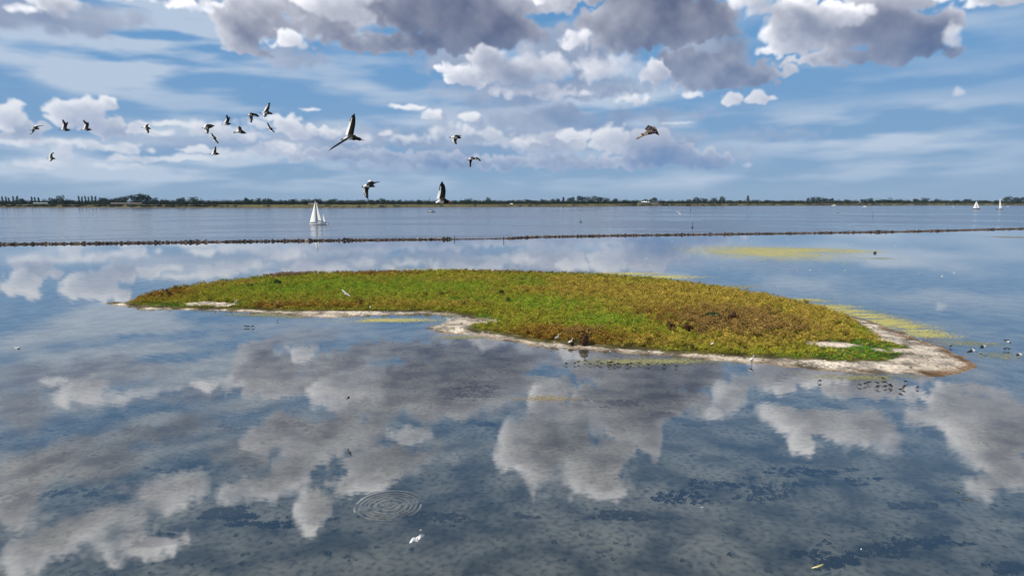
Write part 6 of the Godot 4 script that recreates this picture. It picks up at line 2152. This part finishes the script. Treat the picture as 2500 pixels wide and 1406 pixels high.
# a standing bird: body, neck, head, bill and legs drawn through one line of points
func standing_mesh(kind: String, pose := 0.0) -> ArrayMesh:
	var s := begin()
	var pts: Array
	var rad: Array
	var top: Array
	var low: Array
	var dark := Color(0.015, 0.015, 0.018)
	var white := Color(0.66, 0.66, 0.64)
	var grey := Color(0.36, 0.38, 0.42)
	if kind == "heron" or kind == "egret" or kind == "spoonbill":
		var a := grey if kind == "heron" else white
		var b := Color(0.72, 0.72, 0.72) if kind == "heron" else white
		var beak := Color(0.40, 0.26, 0.06) if kind != "spoonbill" else dark
		pts = [Vector3(-0.34, 0.46, 0), Vector3(-0.26, 0.50, 0), Vector3(-0.1, 0.56, 0), Vector3(0.05, 0.61, 0), Vector3(0.13, 0.66, 0), Vector3(0.15, 0.74, 0), Vector3(0.10 + pose * 0.05, 0.82, 0), Vector3(0.09 + pose * 0.08, 0.90, 0), Vector3(0.14 + pose * 0.08, 0.96, 0), Vector3(0.19 + pose * 0.1, 0.965, 0), Vector3(0.25 + pose * 0.1, 0.95, 0), Vector3(0.36 + pose * 0.1, 0.92 - pose * 0.05, 0)]
		rad = [0.02, 0.065, 0.115, 0.115, 0.075, 0.042, 0.034, 0.032, 0.036, 0.036, 0.018, 0.012 if kind != "spoonbill" else 0.03].map(func(r): return Vector2(r, r * (1.1 if r > 0.05 else 1.0)))
		top = [a, a, a, a, b, b, b, b, b, b, beak, beak]
		low = [a, b, b, b, b, b, b, b, b, b, beak, beak]
		for z in [-0.05, 0.05]:
			var k: float = pose * 0.08 * signf(z)
			sweep(s, [Vector3(-0.04, 0.5, z), Vector3(-0.02 + k, 0.27, z), Vector3(0.0, 0.02, z), Vector3(0.07, 0.005, z)], [Vector2(0.022, 0.022), Vector2(0.013, 0.013), Vector2(0.011, 0.011), Vector2(0.012, 0.006)], [dark, dark, dark, dark], [dark, dark, dark, dark], 6)
	elif kind == "wader":
		var a := Color(0.03, 0.028, 0.028)
		var b := Color(0.07, 0.065, 0.06)
		pts = [Vector3(-0.17, 0.16, 0), Vector3(-0.12, 0.165, 0), Vector3(-0.04, 0.17, 0), Vector3(0.04, 0.18, 0), Vector3(0.09, 0.205, 0), Vector3(0.11, 0.235 - pose * 0.09, 0), Vector3(0.135, 0.25 - pose * 0.12, 0), Vector3(0.16, 0.245 - pose * 0.15, 0), Vector3(0.25, 0.225 - pose * 0.21, 0)]
		rad = [0.012, 0.035, 0.058, 0.056, 0.036, 0.026, 0.028, 0.02, 0.005].map(func(r): return Vector2(r, r))
		top = [a, a, a, a, a, a, a, a, a]
		low = [b, b, b, b, a, a, a, a, a]
		for z in [-0.025, 0.025]:
			sweep(s, [Vector3(-0.02, 0.13, z), Vector3(-0.03, 0.06, z), Vector3(-0.01, -0.05, z)], [Vector2(0.010, 0.010), Vector2(0.007, 0.007), Vector2(0.007, 0.007)], [a, a, a], [a, a, a], 5)
	elif kind == "floating_gull":
		pts = [Vector3(-0.24, 0.12, 0), Vector3(-0.17, 0.09, 0), Vector3(-0.07, 0.055, 0), Vector3(0.05, 0.05, 0), Vector3(0.12, 0.09, 0), Vector3(0.14, 0.15, 0), Vector3(0.165, 0.185, 0), Vector3(0.195, 0.18, 0), Vector3(0.24, 0.17, 0)]
		rad = [0.012, 0.04, 0.085, 0.085, 0.055, 0.036, 0.038, 0.026, 0.006].map(func(r): return Vector2(r, r * 0.9))
		var g := Color(0.62, 0.64, 0.67)
		top = [dark, g, g, g, white, white, white, white, Color(0.4, 0.1, 0.03)]
		low = [white, white, white, white, white, white, white, white, Color(0.4, 0.1, 0.03)]
	else:                                                          # a gull on its feet
		pts = [Vector3(-0.26, 0.2, 0), Vector3(-0.18, 0.22, 0), Vector3(-0.07, 0.24, 0), Vector3(0.05, 0.27, 0), Vector3(0.11, 0.32, 0), Vector3(0.13, 0.37, 0), Vector3(0.155, 0.40, 0), Vector3(0.19, 0.395, 0), Vector3(0.24, 0.385, 0)]
		rad = [0.012, 0.04, 0.08, 0.08, 0.055, 0.036, 0.038, 0.026, 0.006].map(func(r): return Vector2(r, r))
		var g := Color(0.62, 0.64, 0.67)
		top = [dark, g, g, g, white, white, white, white, Color(0.4, 0.2, 0.03)]
		low = [white, white, white, white, white, white, white, white, Color(0.4, 0.2, 0.03)]
		for z in [-0.03, 0.03]:
			sweep(s, [Vector3(-0.02, 0.19, z), Vector3(-0.03, 0.09, z), Vector3(-0.01, 0.0, z), Vector3(0.04, 0.0, z)], [Vector2(0.012, 0.012), Vector2(0.008, 0.008), Vector2(0.008, 0.008), Vector2(0.014, 0.005)], [Color(0.4, 0.2, 0.1), Color(0.4, 0.2, 0.1), Color(0.4, 0.2, 0.1), Color(0.4, 0.2, 0.1)], [Color(0.4, 0.2, 0.1), Color(0.4, 0.2, 0.1), Color(0.4, 0.2, 0.1), Color(0.4, 0.2, 0.1)], 5)
	sweep(s, pts, rad, top, low, 10)
	# folded wings lie along the flanks
	if kind != "wader":
		var back: Vector3 = pts[0]
		var front: Vector3 = pts[3]
		var w: float = rad[2].x
		for z in [-1.0, 1.0]:
			var c: Color = top[2]
			sweep(s, [front + Vector3(0.0, 0.01, z * w * 0.75), back.lerp(front, 0.55) + Vector3(0, 0.015, z * w * 0.92), back.lerp(front, 0.1) + Vector3(-0.02, 0.0, z * w * 0.3)], [Vector2(w * 0.22, w * 0.5), Vector2(w * 0.25, w * 0.62), Vector2(0.008, 0.012)], [c, c, dark if kind != "egret" and kind != "spoonbill" else c], [c, c, dark if kind != "egret" and kind != "spoonbill" else c], 8)
	return done(s)


func put(called: String, mesh: Mesh, x: float, z: float, turn: float, size: float, label: String, group := "", sink := 0.0) -> void:
	var o := solo(called, mesh, M.feather, Vector3(x, maxf(height_at(x, z), -sink), z), turn)
	o.scale = Vector3.ONE * size
	tag(o, label, "bird", group)


func build_standing() -> void:
	var waders := [standing_mesh("wader", 0.0), standing_mesh("wader", 1.0), standing_mesh("wader", 0.5)]
	for i in WADERS_MIDDLE.size():
		var p: Vector2 = WADERS_MIDDLE[i]
		put("wader", waders[rng.randi() % 3], p.x, p.y, rng.randf_range(-0.6, 0.6) + (PI if rng.randf() < 0.35 else 0.0), rng.randf_range(1.0, 1.2), "%s dark wader from the left in the row before the islet" % NTH[i], "waders before the islet's middle", 0.0)
	for i in WADERS_EAST.size():
		var p: Vector2 = WADERS_EAST[i]
		put("wader", waders[rng.randi() % 3], p.x, p.y, rng.randf_range(-0.6, 0.6) + (PI if rng.randf() < 0.35 else 0.0), rng.randf_range(1.0, 1.2), "%s dark wader from the left in the flock before the right beach" % NTH[i], "waders before the right beach", 0.0)
	var trio := [[-31.9, -79.0, "left"], [-31.55, -79.0, "middle"], [-31.0, -78.9, "right"]]
	for q in trio:
		put("wader", waders[rng.randi() % 3], q[0], q[1], rng.randf_range(-1, 1), 1.15, "%s of three dark waders in open water before the left arm" % q[2], "three waders on the left", 0.0)
	put("wader", waders[0], -29.5, -83.1, 0.4, 0.8, "lone small wader by the algae off the left arm", "", 0.0)
	put("wader", waders[0], 45.3, -67.9, 0.2, 1.15, "dark wader standing on the rear edge of the right beach", "", 0.0)
	put("wader", waders[1], 49.9, -66.6, 0.3, 1.2, "left of two dark waders standing at the right edge", "two waders at the right edge", 0.0)
	put("wader", waders[0], 50.3, -66.6, 2.6, 1.2, "right of two dark waders standing at the right edge", "two waders at the right edge", 0.0)
	put("heron", standing_mesh("heron", 0.2), -39.4, -94.6, 0.4, 0.92, "grey heron by the small sand patch on the left arm")
	put("heron", standing_mesh("heron", 0.0), -33.0, -93.4, 2.4, 0.86, "grey heron at the grass edge left of the inlet")
	put("heron", standing_mesh("heron", 0.5), 4.8, -70.0, 0.2, 0.85, "grey heron in brown grass left of the large maroon bush")
	put("egret", standing_mesh("egret", 1.0), 6.1, -68.4, 0.1, 0.84, "white heron striding on the sand before the maroon bush")
	put("egret", standing_mesh("egret", 0.0), 20.4, -66.9, 0.3, 0.7, "white egret in the grass edge left of the spoonbill")
	put("spoonbill", standing_mesh("spoonbill", 0.3), 22.2, -60.7, 0.1, 0.95, "white spoonbill standing in the shallows before the beach", "", 0.12)
	put("gull", standing_mesh("gull"), -19.6, -91.6, 1.9, 0.9, "white gull standing by the dark rush tussock", "gulls")
	var afloat := standing_mesh("floating_gull")
	for i in FLOATING_GULLS.size():
		var p: Vector2 = FLOATING_GULLS[i]
		var where: String = "%s white gull from the left afloat right of the islet's rear shore" % NTH[i]
		if i >= 19:
			where = "%s of two gulls afloat below the left breakwater" % ["left", "right"][i - 19]
		var o := solo("gull", afloat, M.feather, Vector3(p.x, -0.02, p.y), rng.randf() * TAU)
		o.scale = Vector3.ONE * rng.randf_range(0.95, 1.2)
		tag(o, where, "bird", "gulls afloat")
	var o := solo("gull", afloat, M.feather, Vector3(-50.8, -0.02, -67.5), 3.3)
	o.scale = Vector3.ONE * 1.25
	tag(o, "white gull afloat alone at the left edge", "bird", "gulls afloat")


func build_litter() -> void:
	var s := begin()
	sweep(s, [Vector3(-0.35, 0.01, 0), Vector3(-0.1, 0.02, 0.03), Vector3(0.15, 0.015, 0), Vector3(0.36, 0.0, -0.05)], [Vector2(0.02, 0.015), Vector2(0.045, 0.03), Vector2(0.05, 0.03), Vector2(0.02, 0.012)], [Color(0.7, 0.66, 0.4), Color(0.6, 0.55, 0.25), Color(0.45, 0.4, 0.15), Color(0.1, 0.1, 0.06)], [Color(0.3, 0.28, 0.12), Color(0.3, 0.28, 0.12), Color(0.2, 0.2, 0.1), Color(0.1, 0.1, 0.06)], 7)
	tag(solo("reed_stalk", done(s), M.feather, Vector3(12.7, 0.0, -26.1), 0.4), "pale yellow piece of reed afloat near the bottom right", "reed")
	var f := begin(false)
	for k in 6:
		var x0 := -0.07 + 0.023 * k
		var w0 := 0.022 * sin(PI * clampf((k + 0.3) / 6.0, 0, 1))
		var w1 := 0.022 * sin(PI * clampf((k + 1.3) / 6.0, 0, 1))
		quad(f, Vector3(x0, 0.006, -w0), Vector3(x0 + 0.023, 0.008, -w1), Vector3(x0 + 0.023, 0.008, w1), Vector3(x0, 0.006, w0), Color(0.85, 0.85, 0.85))
	stick(f, Vector3(-0.09, 0.008, 0), Vector3(0.075, 0.01, 0), 0.003, 0.002, Color(0.8, 0.8, 0.78), 5)
	var fm := done(f)
	var q := [[9.4, -31.5, "white feather afloat between the two dark seaweed beds"], [15.2, -27.5, "white feather afloat below the lower seaweed bed"], [-4.2, -29.2, "white feather afloat left of the low flying gull"]]
	for e in q:
		tag(solo("feather", fm, M.feather, Vector3(e[0], 0.0, e[1]), rng.randf() * 3.0), e[2], "feather", "feathers afloat")
